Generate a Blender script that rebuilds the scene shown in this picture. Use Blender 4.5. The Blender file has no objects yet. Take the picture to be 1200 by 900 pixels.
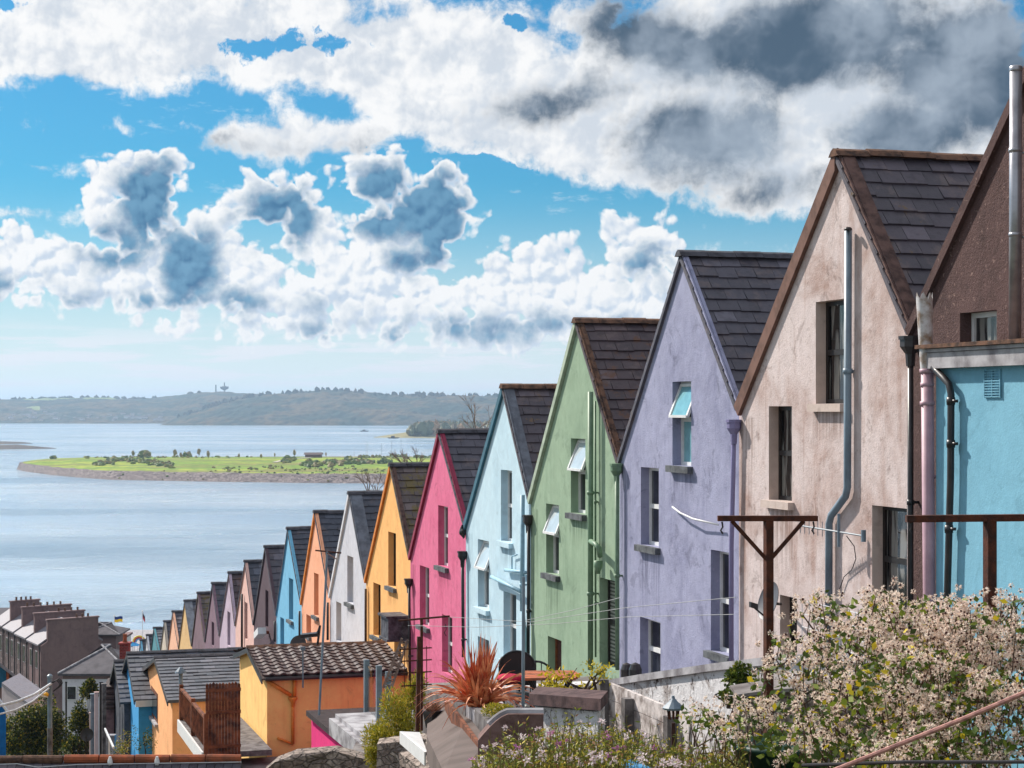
import bpy, math, random
from mathutils import Vector, Matrix
from mathutils.geometry import tessellate_polygon
R = math.radians
rnd = random.Random(7)
scn = bpy.context.scene
COL = scn.collection
F, CX, HY, CAMZ = 2200.0, 600.0, 480.0, 42.0

# ------------------------------------------------------------------ world geometry helpers
P0 = Vector((4.02, 23.1, 0)); D = Vector((-.288, .9576, 0)).normalized(); N = Vector((-.9576, -.288, 0)).normalized()
UC = -P0.dot(D); VC = -P0.dot(N)            # where the camera stands in the street's own u (downhill) / v (outwards) frame
def L(u, v, z): return P0 + D*u + N*v + Vector((0, 0, z))
def RY(px, py, Y): return Vector(((px-CX)*Y/F, Y, CAMZ-(py-HY)*Y/F))
def YV(px, v):
    a = (px-CX)/F; return (v-VC)/(a*N.x+N.y)
def YU(px, u):
    a = (px-CX)/F; return (u-UC)/(a*D.x+D.y)
def RV(px, py, v=0.0): return RY(px, py, YV(px, v))
def RU(px, py, u): return RY(px, py, YU(px, u))
def uz(px, py, v=0.0):
    p = RV(px, py, v); return (p-P0).dot(D), p.z
def uvz(p): q = p-P0; return q.dot(D), q.dot(N), p.z
def sm(a, b, x):
    t = max(0, min(1, (x-a)/(b-a))); return t*t*(3-2*t)
def ground_z(X, Y):
    q = Vector((X, Y, 0))-P0; u = q.dot(D); v = q.dot(N)
    z = 36.7-.181*u
    if u < -25: z = 36.7+.181*25-.05*(u+25)
    z += .9*(1-sm(14, 18, Y))*sm(-3, 0, X)*sm(-30, 0, Y)
    if z < 3.4: z = 3.4-(.4*sm(180, 200, u))
    return z

# ------------------------------------------------------------------ mesh builder
class MB:
    def __init__(s): s.v = []; s.f = []; s.m = []; s.cur = 0
    def q(s, *pts):
        i = len(s.v); s.v += [Vector(p) for p in pts]; s.f.append(tuple(range(i, i+len(pts)))); s.m.append(s.cur)
    def hexa(s, p):          # p: 8 corners, bottom ring 0-3, top ring 4-7
        i = len(s.v); s.v += [Vector(a) for a in p]
        for f in ((3,2,1,0),(4,5,6,7),(0,1,5,4),(1,2,6,5),(2,3,7,6),(3,0,4,7)):
            s.f.append(tuple(i+k for k in f)); s.m.append(s.cur)
    def box(s, c, ax, ay, az):   # centre + half vectors
        c = Vector(c); ax = Vector(ax); ay = Vector(ay); az = Vector(az)
        s.hexa([c-ax-ay-az, c+ax-ay-az, c+ax+ay-az, c-ax+ay-az, c-ax-ay+az, c+ax-ay+az, c+ax+ay+az, c-ax+ay+az])
    def lbox(s, u0, u1, v0, v1, z0, z1):   # box in the street frame
        s.hexa([L(u0,v0,z0), L(u0,v1,z0), L(u1,v1,z0), L(u1,v0,z0), L(u0,v0,z1), L(u0,v1,z1), L(u1,v1,z1), L(u1,v0,z1)])
    def wbox(s, x0, x1, y0, y1, z0, z1):
        s.hexa([(x0,y0,z0),(x1,y0,z0),(x1,y1,z0),(x0,y1,z0),(x0,y0,z1),(x1,y0,z1),(x1,y1,z1),(x0,y1,z1)])
    def prism(s, poly, d):       # polygon (list of Vector) extruded by vector d
        n = len(poly); i = len(s.v); poly = [Vector(p) for p in poly]; d = Vector(d)
        s.v += poly+[p+d for p in poly]
        s.f.append(tuple(range(i, i+n))); s.m.append(s.cur)
        s.f.append(tuple(range(i+2*n-1, i+n-1, -1))); s.m.append(s.cur)
        for k in range(n):
            k2 = (k+1) % n; s.f.append((i+k, i+n+k, i+n+k2, i+k2)); s.m.append(s.cur)
    def beam(s, a, b, w, h, up=(0,0,1)):
        a = Vector(a); b = Vector(b); t = (b-a).normalized(); up = Vector(up)
        if abs(t.dot(up)) > .99: up = D
        x = t.cross(up).normalized(); y = x.cross(t).normalized()
        s.box((a+b)/2, x*w/2, (b-a)/2, y*h/2)
    def tube(s, pts, r, n=8, cap=True):
        pts = [Vector(p) for p in pts]; rr = r if isinstance(r, (list, tuple)) else [r]*len(pts)
        rings = []; prev = None
        for k, p in enumerate(pts):
            t = (pts[min(k+1, len(pts)-1)]-pts[max(k-1, 0)]).normalized()
            if prev is None:
                prev = t.cross(Vector((0,0,1)) if abs(t.z) < .9 else Vector((1,0,0))).normalized()
            x = (prev-t*prev.dot(t)).normalized(); prev = x; y = t.cross(x)
            i = len(s.v); rings.append(i)
            for j in range(n):
                a = 2*math.pi*j/n; s.v.append(p+x*math.cos(a)*rr[k]+y*math.sin(a)*rr[k])
        for k in range(len(rings)-1):
            for j in range(n):
                j2 = (j+1) % n; s.f.append((rings[k]+j, rings[k]+j2, rings[k+1]+j2, rings[k+1]+j)); s.m.append(s.cur)
        if cap:
            s.f.append(tuple(rings[0]+j for j in range(n-1, -1, -1))); s.m.append(s.cur)
            s.f.append(tuple(rings[-1]+j for j in range(n))); s.m.append(s.cur)
    def lathe(s, c, prof, n=14, axis=(0,0,1), sx=(1,0,0)):
        c = Vector(c); ax = Vector(axis).normalized(); x = Vector(sx); x = (x-ax*x.dot(ax)).normalized(); y = ax.cross(x)
        rings = []
        for r, h in prof:
            i = len(s.v); rings.append(i)
            for j in range(n):
                a = 2*math.pi*j/n; s.v.append(c+ax*h+x*math.cos(a)*r+y*math.sin(a)*r)
        for k in range(len(rings)-1):
            for j in range(n):
                j2 = (j+1) % n; s.f.append((rings[k]+j, rings[k]+j2, rings[k+1]+j2, rings[k+1]+j)); s.m.append(s.cur)
        s.f.append(tuple(rings[0]+j for j in range(n-1, -1, -1))); s.m.append(s.cur)
        s.f.append(tuple(rings[-1]+j for j in range(n))); s.m.append(s.cur)
    def blob(s, c, r, seed=0, amp=.15, nu=14, nv=9, zc=-9e9):
        c = Vector(c); rg = random.Random(seed); ph = [rg.uniform(0, 6.3) for _ in range(6)]
        i = len(s.v)
        for a in range(nv+1):
            th = math.pi*a/nv
            for b in range(nu):
                f = 2*math.pi*b/nu
                k = 1+amp*(math.sin(2*f+ph[0]+th)+math.sin(3*f+ph[1]-2*th)*.7+math.sin(5*th+ph[2]+f)*.5)
                p = Vector((math.sin(th)*math.cos(f)*r[0]*k, math.sin(th)*math.sin(f)*r[1]*k, math.cos(th)*r[2]*k))+c
                p.z = max(p.z, zc); s.v.append(p)
        for a in range(nv):
            for b in range(nu):
                b2 = (b+1) % nu; s.f.append((i+a*nu+b, i+(a+1)*nu+b, i+(a+1)*nu+b2, i+a*nu+b2)); s.m.append(s.cur)
    def leaf(s, p, d, w, l, rg):     # a small folded leaf
        d = Vector(d).normalized(); x = d.cross(Vector((rg.uniform(-1,1), rg.uniform(-1,1), rg.uniform(-1,1))))
        if x.length < 1e-4: x = Vector((1,0,0))
        x.normalize(); p = Vector(p)
        s.q(p, p+d*l*.45+x*w*.5, p+d*l, p+d*l*.45-x*w*.5)

ORG = {}
def tag(o, label=None, cat=None, group=None, kind=None):
    if label: o['label'] = label
    if cat: o['category'] = cat
    if group: o['group'] = group
    if kind: o['kind'] = kind
    return o
def thing(name, label, cat, loc, group=None):
    o = bpy.data.objects.new(name, None); COL.objects.link(o); o.location = Vector(loc); o.empty_display_size = .3
    ORG[o.name] = Vector(loc); return tag(o, label, cat, group)
def obj(name, mb, mats, parent=None, label=None, kind=None, smooth=False, loc=None):
    org = ORG[parent.name] if parent else (Vector(loc) if loc is not None else Vector((0,0,0)))
    me = bpy.data.meshes.new(name); me.from_pydata([tuple(p-org) for p in mb.v], [], mb.f)
    if not isinstance(mats, (list, tuple)): mats = [mats]
    for m in mats: me.materials.append(m)
    if len(mats) > 1: me.polygons.foreach_set('material_index', mb.m)
    if smooth: me.polygons.foreach_set('use_smooth', [True]*len(me.polygons))
    me.update()
    o = bpy.data.objects.new(name, me); COL.objects.link(o)
    if parent: o.parent = parent
    else: o.location = org
    ORG[o.name] = org
    if label: o['label'] = label
    if kind: o['kind'] = kind
    return o
def solo(name, mb, mats, label, cat, loc, group=None, smooth=False):
    return tag(obj(name, mb, mats, None, smooth=smooth, loc=loc), label, cat, group)

# ------------------------------------------------------------------ materials
def lin(c):
    return tuple(((x/255)/12.92 if x/255 <= .04045 else ((x/255+.055)/1.055)**2.4) for x in c)+(1,)
class NT:
    def __init__(s, tree): s.t = tree; s.n = tree.nodes; s.l = tree.links
    def new(s, typ, **kw):
        n = s.n.new(typ)
        for k, v in kw.items(): setattr(n, k, v)
        return n
    def put(s, sock, v):
        if hasattr(v, 'node'): s.l.new(v, sock)
        elif isinstance(v, (tuple, list)) and len(v) == 3 and sock.type == 'RGBA': sock.default_value = tuple(v)+(1,)
        else: sock.default_value = v
    def M(s, op, a, b=None, c=None, clamp=False):
        n = s.n.new('ShaderNodeMath'); n.operation = op; n.use_clamp = clamp; s.put(n.inputs[0], a)
        if b is not None: s.put(n.inputs[1], b)
        if c is not None: s.put(n.inputs[2], c)
        return n.outputs[0]
    def V(s, op, a, b=None, sc=None):
        n = s.n.new('ShaderNodeVectorMath'); n.operation = op; s.put(n.inputs[0], a)
        if b is not None: s.put(n.inputs[1], b)
        if sc is not None: s.put(n.inputs['Scale'], sc)
        return n.outputs[1] if op in ('LENGTH', 'DOT_PRODUCT') else n.outputs[0]
    def noise(s, vec, scale, detail=4, rough=.55, dist=0, color=False):
        n = s.n.new('ShaderNodeTexNoise'); s.put(n.inputs['Vector'], vec); n.inputs['Scale'].default_value = scale
        n.inputs['Detail'].default_value = detail; n.inputs['Roughness'].default_value = rough; n.inputs['Distortion'].default_value = dist
        return n.outputs[1] if color else n.outputs[0]
    def vor(s, vec, scale, detail=0, feature='F1', out=0, smooth=None, rand=1):
        n = s.n.new('ShaderNodeTexVoronoi'); n.feature = feature; s.put(n.inputs['Vector'], vec); n.inputs['Scale'].default_value = scale
        if 'Detail' in n.inputs: n.inputs['Detail'].default_value = detail
        if smooth is not None: n.inputs['Smoothness'].default_value = smooth
        n.inputs['Randomness'].default_value = rand
        return n.outputs[out]
    def ss(s, x, a, b, lo=0, hi=1, lin_=False):
        n = s.n.new('ShaderNodeMapRange'); n.interpolation_type = 'LINEAR' if lin_ else 'SMOOTHSTEP'; s.put(n.inputs[0], x)
        for k, v in ((1, a), (2, b), (3, lo), (4, hi)): n.inputs[k].default_value = v
        return n.outputs[0]
    def mix(s, f, a, b, mode='MIX'):
        n = s.n.new('ShaderNodeMix'); n.data_type = 'RGBA'; n.blend_type = mode; s.put(n.inputs[0], f); s.put(n.inputs[6], a); s.put(n.inputs[7], b)
        return n.outputs[2]
    def map(s, vec, scale=(1,1,1), loc=(0,0,0), rot=(0,0,0), typ='POINT'):
        n = s.n.new('ShaderNodeMapping'); n.vector_type = typ; s.put(n.inputs[0], vec); n.inputs['Location'].default_value = loc
        n.inputs['Rotation'].default_value = rot; n.inputs['Scale'].default_value = scale
        return n.outputs[0]
    def bump(s, h, strength=.3, dist=.02, normal=None):
        n = s.n.new('ShaderNodeBump'); s.put(n.inputs['Height'], h); n.inputs['Strength'].default_value = strength; n.inputs['Distance'].default_value = dist
        if normal: s.put(n.inputs['Normal'], normal)
        return n.outputs[0]
def mat(name, rough=.8, spec=.3, metal=0):
    m = bpy.data.materials.new(name); m.use_nodes = True; nt = NT(m.node_tree)
    b = m.node_tree.nodes['Principled BSDF']; b.inputs['Roughness'].default_value = rough
    b.inputs['Specular IOR Level'].default_value = spec; b.inputs['Metallic'].default_value = metal
    g = nt.new('ShaderNodeNewGeometry').outputs; nt.pos = g['Position']; nt.isl = g['Random Per Island']; nt.b = b
    return m, nt
def stucco(name, c, stain, amt=.5, scale=1.0, streak=.35, bump=.25, seed=0, grime=None):
    m, t = mat(name, .9, .2); p = t.V('ADD', t.pos, (seed*13.1, seed*7.7, seed*3.3))
    n1 = t.noise(p, .9*scale, 6, .65, .4); n2 = t.noise(p, 5*scale, 5, .65); n3 = t.noise(t.map(p, (3,3,.35)), 1.6, 4, .6, .3)
    f = t.M('MULTIPLY', t.ss(n1, .42, .72), amt); f2 = t.M('MULTIPLY', t.ss(n3, .5, .75), streak)
    c1 = t.mix(f, lin(c), lin(stain)); c2 = t.mix(f2, c1, lin(stain))
    n5 = t.noise(p, 2.6*scale, 5, .7, .8)
    c2 = t.mix(t.M('MULTIPLY', t.ss(n5, .56, .64), amt*.45), c2, lin(tuple(int(x*.62) for x in stain)))
    c2 = t.mix(t.M('MULTIPLY', t.ss(n2, .3, .62, 1, 0), .3), c2, lin(tuple(min(255, int(x*1.14)) for x in c)))
    if grime:   # small dark spots where paint has gone
        n4 = t.noise(p, 14*scale, 3, .7); c2 = t.mix(t.M('MULTIPLY', t.ss(n4, .6, .7), grime[1]), c2, lin(grime[0]))
    t.put(t.b.inputs['Base Color'], c2)
    h = t.M('ADD', t.M('MULTIPLY', t.noise(p, 3, 4, .6), 1.5), t.noise(p, 38, 5, .7))
    t.put(t.b.inputs['Normal'], t.bump(h, bump, .03)); return m
def plain(name, c, rough=.7, spec=.3, metal=0, var=.15, scale=6, c2=None, bump=.1):
    m, t = mat(name, rough, spec, metal)
    n = t.noise(t.pos, scale, 5, .6); dark = lin(c2) if c2 else tuple(x*(1-var*2) for x in lin(c)[:3])+(1,)
    t.put(t.b.inputs['Base Color'], t.mix(t.ss(n, .35, .7), lin(c), dark))
    if bump: t.put(t.b.inputs['Normal'], t.bump(t.noise(t.pos, scale*5, 4, .6), bump, .01))
    return m
def slate(name, c, c2, moss=0.0, mossc=(120,95,60), seed=0, lich=.42):
    m, t = mat(name, .62, .35); p = t.V('ADD', t.pos, (seed*5.1, seed, seed*2.3))
    base = t.mix(t.ss(t.isl, 0, 1, 0, 1, True), lin(c), lin(c2))
    base = t.mix(t.M('MULTIPLY', t.ss(t.isl, .9, .94), .2), base, lin(tuple(min(255, int(x*1.5+14)) for x in c2)))
    base = t.mix(t.M('MULTIPLY', t.ss(t.noise(p, 2.2, 5, .7), .5, .66), lich), base, lin((128,112,108)))
    base = t.mix(t.M('MULTIPLY', t.ss(t.noise(p, 7, 5, .7), .45, .7), .35), base, lin(tuple(int(x*.6) for x in c)))
    if moss: base = t.mix(t.M('MULTIPLY', t.ss(t.noise(p, 2.8, 6, .75), .66-moss*.2, .72-moss*.15), .8), base, lin(mossc))
    t.put(t.b.inputs['Base Color'], base)
    t.put(t.b.inputs['Roughness'], t.ss(t.isl, 0, 1, .5, .75, True))
    t.put(t.b.inputs['Normal'], t.bump(t.noise(p, 30, 4, .65), .3, .01)); return m
def leafmat(name, cols, rough=.6, trans=.25):
    m, t = mat(name, rough, .25); r = t.new('ShaderNodeValToRGB'); r.color_ramp.interpolation = 'CONSTANT'
    e = r.color_ramp.elements
    for k, (pos, c) in enumerate(cols):
        x = e[k] if k < 2 else e.new(pos)
        x.position = pos; x.color = lin(c)
    t.put(r.inputs[0], t.isl); t.put(t.b.inputs['Base Color'], r.outputs[0])
    if trans:
        tr = t.new('ShaderNodeBsdfTranslucent'); t.put(tr.inputs[0], r.outputs[0])
        mx = t.new('ShaderNodeMixShader'); mx.inputs[0].default_value = trans
        t.l.new(t.b.outputs[0], mx.inputs[1]); t.l.new(tr.outputs[0], mx.inputs[2])
        t.l.new(mx.outputs[0], t.n['Material Output'].inputs[0])
    return m
def stone(name, c, c2, scale=3.5, mortar=(120,110,105)):
    m, t = mat(name, .9, .2); p = t.map(t.pos, (1,1,1.9)); v = t.n.new('ShaderNodeTexVoronoi'); v.inputs['Scale'].default_value = scale
    t.put(v.inputs['Vector'], t.V('ADD', p, t.V('SCALE', t.noise(t.pos, 2, 3, color=True), sc=.25)))
    e = t.n.new('ShaderNodeTexVoronoi'); e.feature = 'DISTANCE_TO_EDGE'; e.inputs['Scale'].default_value = scale; t.l.new(v.inputs['Vector'].links[0].from_socket, e.inputs['Vector'])
    sx = t.new('ShaderNodeSeparateXYZ'); t.put(sx.inputs[0], v.outputs['Color'])
    col = t.mix(sx.outputs[0], lin(c), lin(c2)); col = t.mix(t.ss(t.noise(t.pos, 9, 5, .7), .4, .7), col, lin(tuple(int(x*.6) for x in c)))
    ed = t.ss(e.outputs[0], 0, .09); col = t.mix(ed, lin(mortar), col); t.put(t.b.inputs['Base Color'], col)
    t.put(t.b.inputs['Normal'], t.bump(t.M('ADD', ed, t.M('MULTIPLY', t.noise(t.pos, 20, 4), .4)), .8, .05)); return m
def brickmat(name, c, c2):
    m, t = mat(name, .9, .2); br = t.new('ShaderNodeTexBrick'); t.put(br.inputs['Vector'], t.map(t.pos, (1,1,1), rot=(R(90),0,0)))
    br.inputs['Color1'].default_value = lin(c); br.inputs['Color2'].default_value = lin(c2); br.inputs['Mortar'].default_value = lin((140,120,110))
    br.inputs['Scale'].default_value = 4.5; br.inputs['Mortar Size'].default_value = .015; t.put(t.b.inputs['Base Color'], br.outputs[0]); return m

GLASS, tg = mat('window_glass', .04, .6); tg.put(tg.b.inputs['Base Color'], tg.mix(tg.ss(tg.noise(tg.pos, 1.4, 2), .4, .6), lin((20,20,26)), lin((52,56,64))))
GLASSL, tg = mat('curtained_glass', .08, .6)
_l = tg.noise(tg.map(tg.pos, (9,9,1.2)), 1.0, 2, .5)
tg.put(tg.b.inputs['Base Color'], tg.mix(tg.ss(_l, .46, .60), lin((20,20,24)), lin((128,126,122))))
GLASSB, tg = mat('blind_glass', .08, .6)
_b = tg.new('ShaderNodeTexWave', bands_direction='Z'); _b.inputs['Scale'].default_value = 5; tg.put(_b.inputs[0], tg.pos)
tg.put(tg.b.inputs['Base Color'], tg.mix(_b.outputs[0], lin((75,80,75)), lin((165,168,160))))
GLASSW = plain('painted_reflection_glass', (196,206,212), .08, .6, var=.1, scale=2, bump=0)  # pale sky reflection put into the colour of the open sash panes
GLASST = plain('teal_curtain_glass', (128,180,190), .1, .6, var=.1, bump=0)
GCLEAR, tg = mat('clear_glass', .02, .5); tg.put(tg.b.inputs['Base Color'], lin((200,215,215))); tg.b.inputs['Transmission Weight'].default_value = 1; tg.b.inputs['IOR'].default_value = 1.02; tg.b.inputs['Alpha'].default_value = .35
PVC = plain('white_frame', (226,226,226), .45, .4, var=.05)
DARKF = plain('dark_timber_frame', (34,28,28), .5, .4)
STONE_SILL = plain('stone_sill', (104,108,112), .9, .2, c2=(70,72,76))
BLACKP = plain('black_pipe', (30,28,32), .4, .5, scale=3, c2=(58,50,50))
GREYP = plain('grey_pipe', (120,138,152), .45, .5, scale=2, c2=(96,110,124))
RUST = plain('rusty_steel', (92,52,38), .85, .3, .2, scale=14, c2=(58,38,34), bump=.4)
TERRA = plain('terracotta', (168,92,62), .9, .2, scale=5, c2=(110,72,56), bump=.4)
MOSSY = plain('mossy_mortar', (118,88,72), .95, .2, scale=8, c2=(64,52,48), bump=.6)
RIDGEG = plain('grey_ridge', (78,78,86), .8, .3, scale=7, c2=(50,48,54), bump=.4)
CONC = plain('concrete', (132,126,124), .95, .2, scale=3, c2=(88,80,80), bump=.4)
CONCP = plain('pale_concrete', (178,176,180), .95, .2, scale=3, c2=(120,116,120), bump=.4)
WOODB = plain('brown_timber', (134,80,54), .8, .2, scale=5, c2=(66,40,32), bump=.4)
WOODG = plain('grey_timber', (120,116,116), .85, .2, scale=6, c2=(76,70,70), bump=.4)
GREYPAINT = plain('grey_paint', (112,124,134), .5, .4, c2=(92,102,112))
WIRE = plain('pale_cable', (205,208,212), .6, .3, bump=0)
DWIRE = plain('dark_cable', (60,56,60), .6, .3, bump=0)

# ------------------------------------------------------------------ row houses
def opening(H, u0, u1, z0, z1, v, mats, style, depth=.19, sill=None, framecol=None, glass=None):
    """window in the gable plane: frame > pane, sill ; the reveal belongs to the wall"""
    fm = framecol or PVC; gl = glass or GLASS; w = abs(u1-u0); a, b = min(u0,u1), max(u0,u1)
    win = MB(); vb = v-depth; fw = .055; t = .05
    def fr(mb, a, b, z0, z1, vb):
        mb.lbox(a, a+fw, vb, vb+t, z0, z1); mb.lbox(b-fw, b, vb, vb+t, z0, z1)
        mb.lbox(a+fw, b-fw, vb, vb+t, z0, z0+fw); mb.lbox(a+fw, b-fw, vb, vb+t, z1-fw, z1)
    fr(win, a, b, z0, z1, vb)
    if style in ('sash', 'open', 'lace'):
        zm = z0+(z1-z0)*.5 if style != 'open' else z0+(z1-z0)*.55
        win.lbox(a+fw, b-fw, vb-.004, vb+t+.006, zm-.035, zm+.035)
    wo = obj('window', win, fm, H)
    pn = MB(); 
    if style == 'open':
        pn.lbox(a+.02, b-.02, vb+.012, vb+.022, z0+.02, zm); wp = obj('pane', pn, gl, wo)
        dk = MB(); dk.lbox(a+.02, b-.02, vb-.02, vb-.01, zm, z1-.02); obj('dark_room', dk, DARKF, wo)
        sh = MB(); zt = z1-fw; h = (zt-zm)*.98; th = R(22); o = math.sin(th)*h; dz = math.cos(th)*h; vv = vb+t
        top = [L(a+.03, vv, zt), L(b-.03, vv, zt)]; bot = [L(a+.03, vv+o, zt-dz), L(b-.03, vv+o, zt-dz)]
        wv = N*.02
        for p, q_ in ((top[0],bot[0]),(top[1],bot[1]),(top[0],top[1]),(bot[0],bot[1])): sh.beam(p, q_, .055, .04)
        s_ = obj('open_sash', sh, fm, wo)
        g = MB(); g.q(top[0], top[1], bot[1], bot[0]); obj('sash_pane', g, GLASSW if glass is None else glass, wo)
    else:
        pn.lbox(a+.02, b-.02, vb+.012, vb+.022, z0+.02, z1-.02); obj('pane', pn, gl, wo)
    if sill is not None:
        s_ = MB(); s_.lbox(a-.07, b+.07, v-.1, v+.09, z0-.1, z0-.002); obj('sill', s_, sill, wo)
    return wo

def slope(mb, ua, za, ue, ze, v1, v0, exp_=.22, sw=.3, seed=0, lift=.022):
    """slates on one roof slope, from the ridge (ua,za) to the valley (ue,ze)"""
    rg = random.Random(seed); e = Vector((ue-ua, ze-za)); Ls = e.length; e.normalize(); nrm = Vector((-e.y, e.x)) if e.x > 0 else Vector((e.y, -e.x))
    def pt(s, v, h): return L(ua+e.x*s+nrm.x*h, v, za+e.y*s+nrm.y*h)
    n = max(1, int(Ls/exp_)); ex = Ls/n
    mb.hexa([pt(0,v0,-.05), pt(0,v1,-.05), pt(Ls,v1,-.05), pt(Ls,v0,-.05), pt(0,v0,lift*.4), pt(0,v1,lift*.4), pt(Ls,v1,lift*.4), pt(Ls,v0,lift*.4)])
    for r in range(n):
        s0 = r*ex; s1 = s0+ex*1.0; v = v1-(sw*.5 if r % 2 else 0)-rg.uniform(0, .04)
        first = True
        vs = v1
        while vs > v0+.02:
            ve = max(v0, (v if first else vs-sw*rg.uniform(.94, 1.06))) 
            if first and not r % 2: ve = max(v0, vs-sw)
            first = False
            hl = lift+rg.uniform(-.006, .01); g = .004; off = rg.uniform(-.012, .014)
            if rg.random() < .03: off += .04; hl += .012
            mb.hexa([pt(s0,ve+g,lift*.3), pt(s0,vs-g,lift*.3), pt(s1+off,vs-g,lift*.35), pt(s1+off,ve+g,lift*.35),
                     pt(s0,ve+g,lift*.5), pt(s0,vs-g,lift*.5), pt(s1+off,vs-g,hl+.012), pt(s1+off,ve+g,hl+.012)])
            vs = ve
def ridge_mb(u, z, v1, v0, w=.13, h=.1, seg=.45, seed=0):
    mb = MB(); rg = random.Random(seed); v = v1
    while v > v0:
        ve = max(v0, v-seg); dz = rg.uniform(-.008, .012)
        a = [L(u-w, v, z-h+.05+dz), L(u-w*.5, v, z+.02+dz), L(u, v, z+.05+dz), L(u+w*.5, v, z+.02+dz), L(u+w, v, z-h+.05+dz)]
        mb.prism(a, -N*(v-ve-.008)); v = ve
    return mb

def add_streaks(m, marks, dark):
    """rain-washed dirt that runs down the paint below each sill and bracket"""
    t = NT(m.node_tree); b = m.node_tree.nodes['Principled BSDF']; src = b.inputs['Base Color'].links[0].from_socket
    pos = t.new('ShaderNodeNewGeometry').outputs['Position']; u = t.M('SUBTRACT', t.V('DOT_PRODUCT', pos, tuple(D)), P0.dot(D)); sx = t.new('ShaderNodeSeparateXYZ'); t.put(sx.inputs[0], pos); z = sx.outputs[2]
    n = t.noise(t.map(pos, (14,14,.5)), 1.0, 4, .6); acc = None
    for uc, w, z0, ln in marks:
        a = t.ss(t.M('ABSOLUTE', t.M('SUBTRACT', u, uc)), w*.62, w*.4); dz = t.M('SUBTRACT', z0, z); f = t.M('MULTIPLY', t.ss(dz, -.02, .03), t.ss(dz, ln, .1)); q = t.M('MULTIPLY', a, f); acc = q if acc is None else t.M('MAXIMUM', acc, q)
    k = t.M('MULTIPLY', t.M('MULTIPLY', acc, t.ss(n, .38, .62)), .6); t.l.new(t.mix(k, src, lin(dark)), b.inputs['Base Color'])
BASE_Z = lambda u: 36.2-.181*u
def gable_house(label, wallm, roofm, A, Lf, Rt, wins, verge=None, vergeR=None, vw=.1, vwR=None, vf=.04, ridge=None, depth=8, fine=True, seed=0, sillm=None, group='colourful gabled houses stepping down the hill', revealm=None):
    ua, za = A; ul, zl = Lf; ur, zr = Rt
    zb = BASE_Z(ul)-1.5
    H = thing('terraced_house', label, 'house', L((ul+ur)/2, 0, zb), group)
    # wall with openings
    outer = [(ul, zb), (ur, zb), (ur, zr), (ua, za), (ul, zl)]
    polys = [[Vector((a, b, 0)) for a, b in outer]]; holes = []
    for w in wins:
        a, b = sorted((w[0], w[1])); holes.append((a, b, w[2], w[3])); polys.append([Vector(p) for p in ((a,w[2],0),(a,w[3],0),(b,w[3],0),(b,w[2],0))])
    flat = [p for pl in polys for p in pl]
    W = MB()
    for t in tessellate_polygon(polys):
        c = [flat[k] for k in t]
        ar = (c[1]-c[0]).cross(c[2]-c[0]).z
        if abs(ar) < 1e-9: continue
        if ar > 0: c = c[::-1]
        W.q(*[L(p.x, 0, p.y) for p in c])
    dep = .24
    W.cur = 1
    for a, b, z0, z1 in holes:
        for p, q_ in (((a,z0),(a,z1)), ((a,z1),(b,z1)), ((b,z1),(b,z0)), ((b,z0),(a,z0))):
            W.q(L(p[0],0,p[1]), L(q_[0],0,q_[1]), L(q_[0],-dep,q_[1]), L(p[0],-dep,p[1]))
    W.cur = 0
    W.q(*[L(a, -depth, b) for a, b in outer])
    W.q(L(ul,0,zb), L(ul,0,zl), L(ul,-depth,zl), L(ul,-depth,zb)); W.q(L(ur,0,zb), L(ur,0,zr), L(ur,-depth,zr), L(ur,-depth,zb))
    obj('wall', W, [wallm, revealm or wallm], H)
    for w in wins:
        opening(H, w[0], w[1], w[2], w[3], 0, None, w[4], sill=(sillm or STONE_SILL) if w[5] else None, framecol=w[6] if len(w) > 6 else None, glass=w[7] if len(w) > 7 else None)
    r = MB(); ex, sw = (.225, .31) if fine else (.3, .5)
    ov = .05
    slope(r, ua, za+.02, ur, zr+.02, ov, -depth, ex, sw, seed)
    slope(r, ua, za+.02, ul, zl+.02, ov, -depth, ex*1.5, sw*2, seed+1)
    ro = obj('roof', r, roofm, H)
    obj('ridge_tiles', ridge_mb(ua, za+.06, ov+.03, -depth, seed=seed), ridge or RIDGEG, ro)
    def rake(u1, z1, w, m, nm, o_=.045, fh=.05):
        mb = MB(); e = Vector((u1-ua, z1-za)).normalized(); nr = Vector((-e.y, e.x)) if e.x > 0 else Vector((e.y, -e.x))
        a = Vector((ua, za)); b = Vector((u1, z1)); pts = [a-nr*fh, b-nr*fh, b+nr*.07, a+nr*.07+Vector((0,.02))]
        if ua != u1:   # meet on the apex line
            pts[0] = Vector((ua, za-fh/abs(e.x))); pts[3] = Vector((ua, za+.07/abs(e.x)))
        mb.prism([L(p.x, o_, p.y) for p in pts], -N*(o_-.004))
        pt2 = [a+nr*.045, b+nr*.045, b+nr*.075, a+nr*.075]
        mb.prism([L(p.x, -.001, p.y) for p in pt2], -N*w)
        obj(nm, mb, m, ro)
    rake(ul, zl, min(vw, .12), verge or wallm, 'verge', .06 if verge else .03, vf); rake(ur, zr, vwR or vw, vergeR or verge or wallm, 'verge', .03, .03)
    return H

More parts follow.
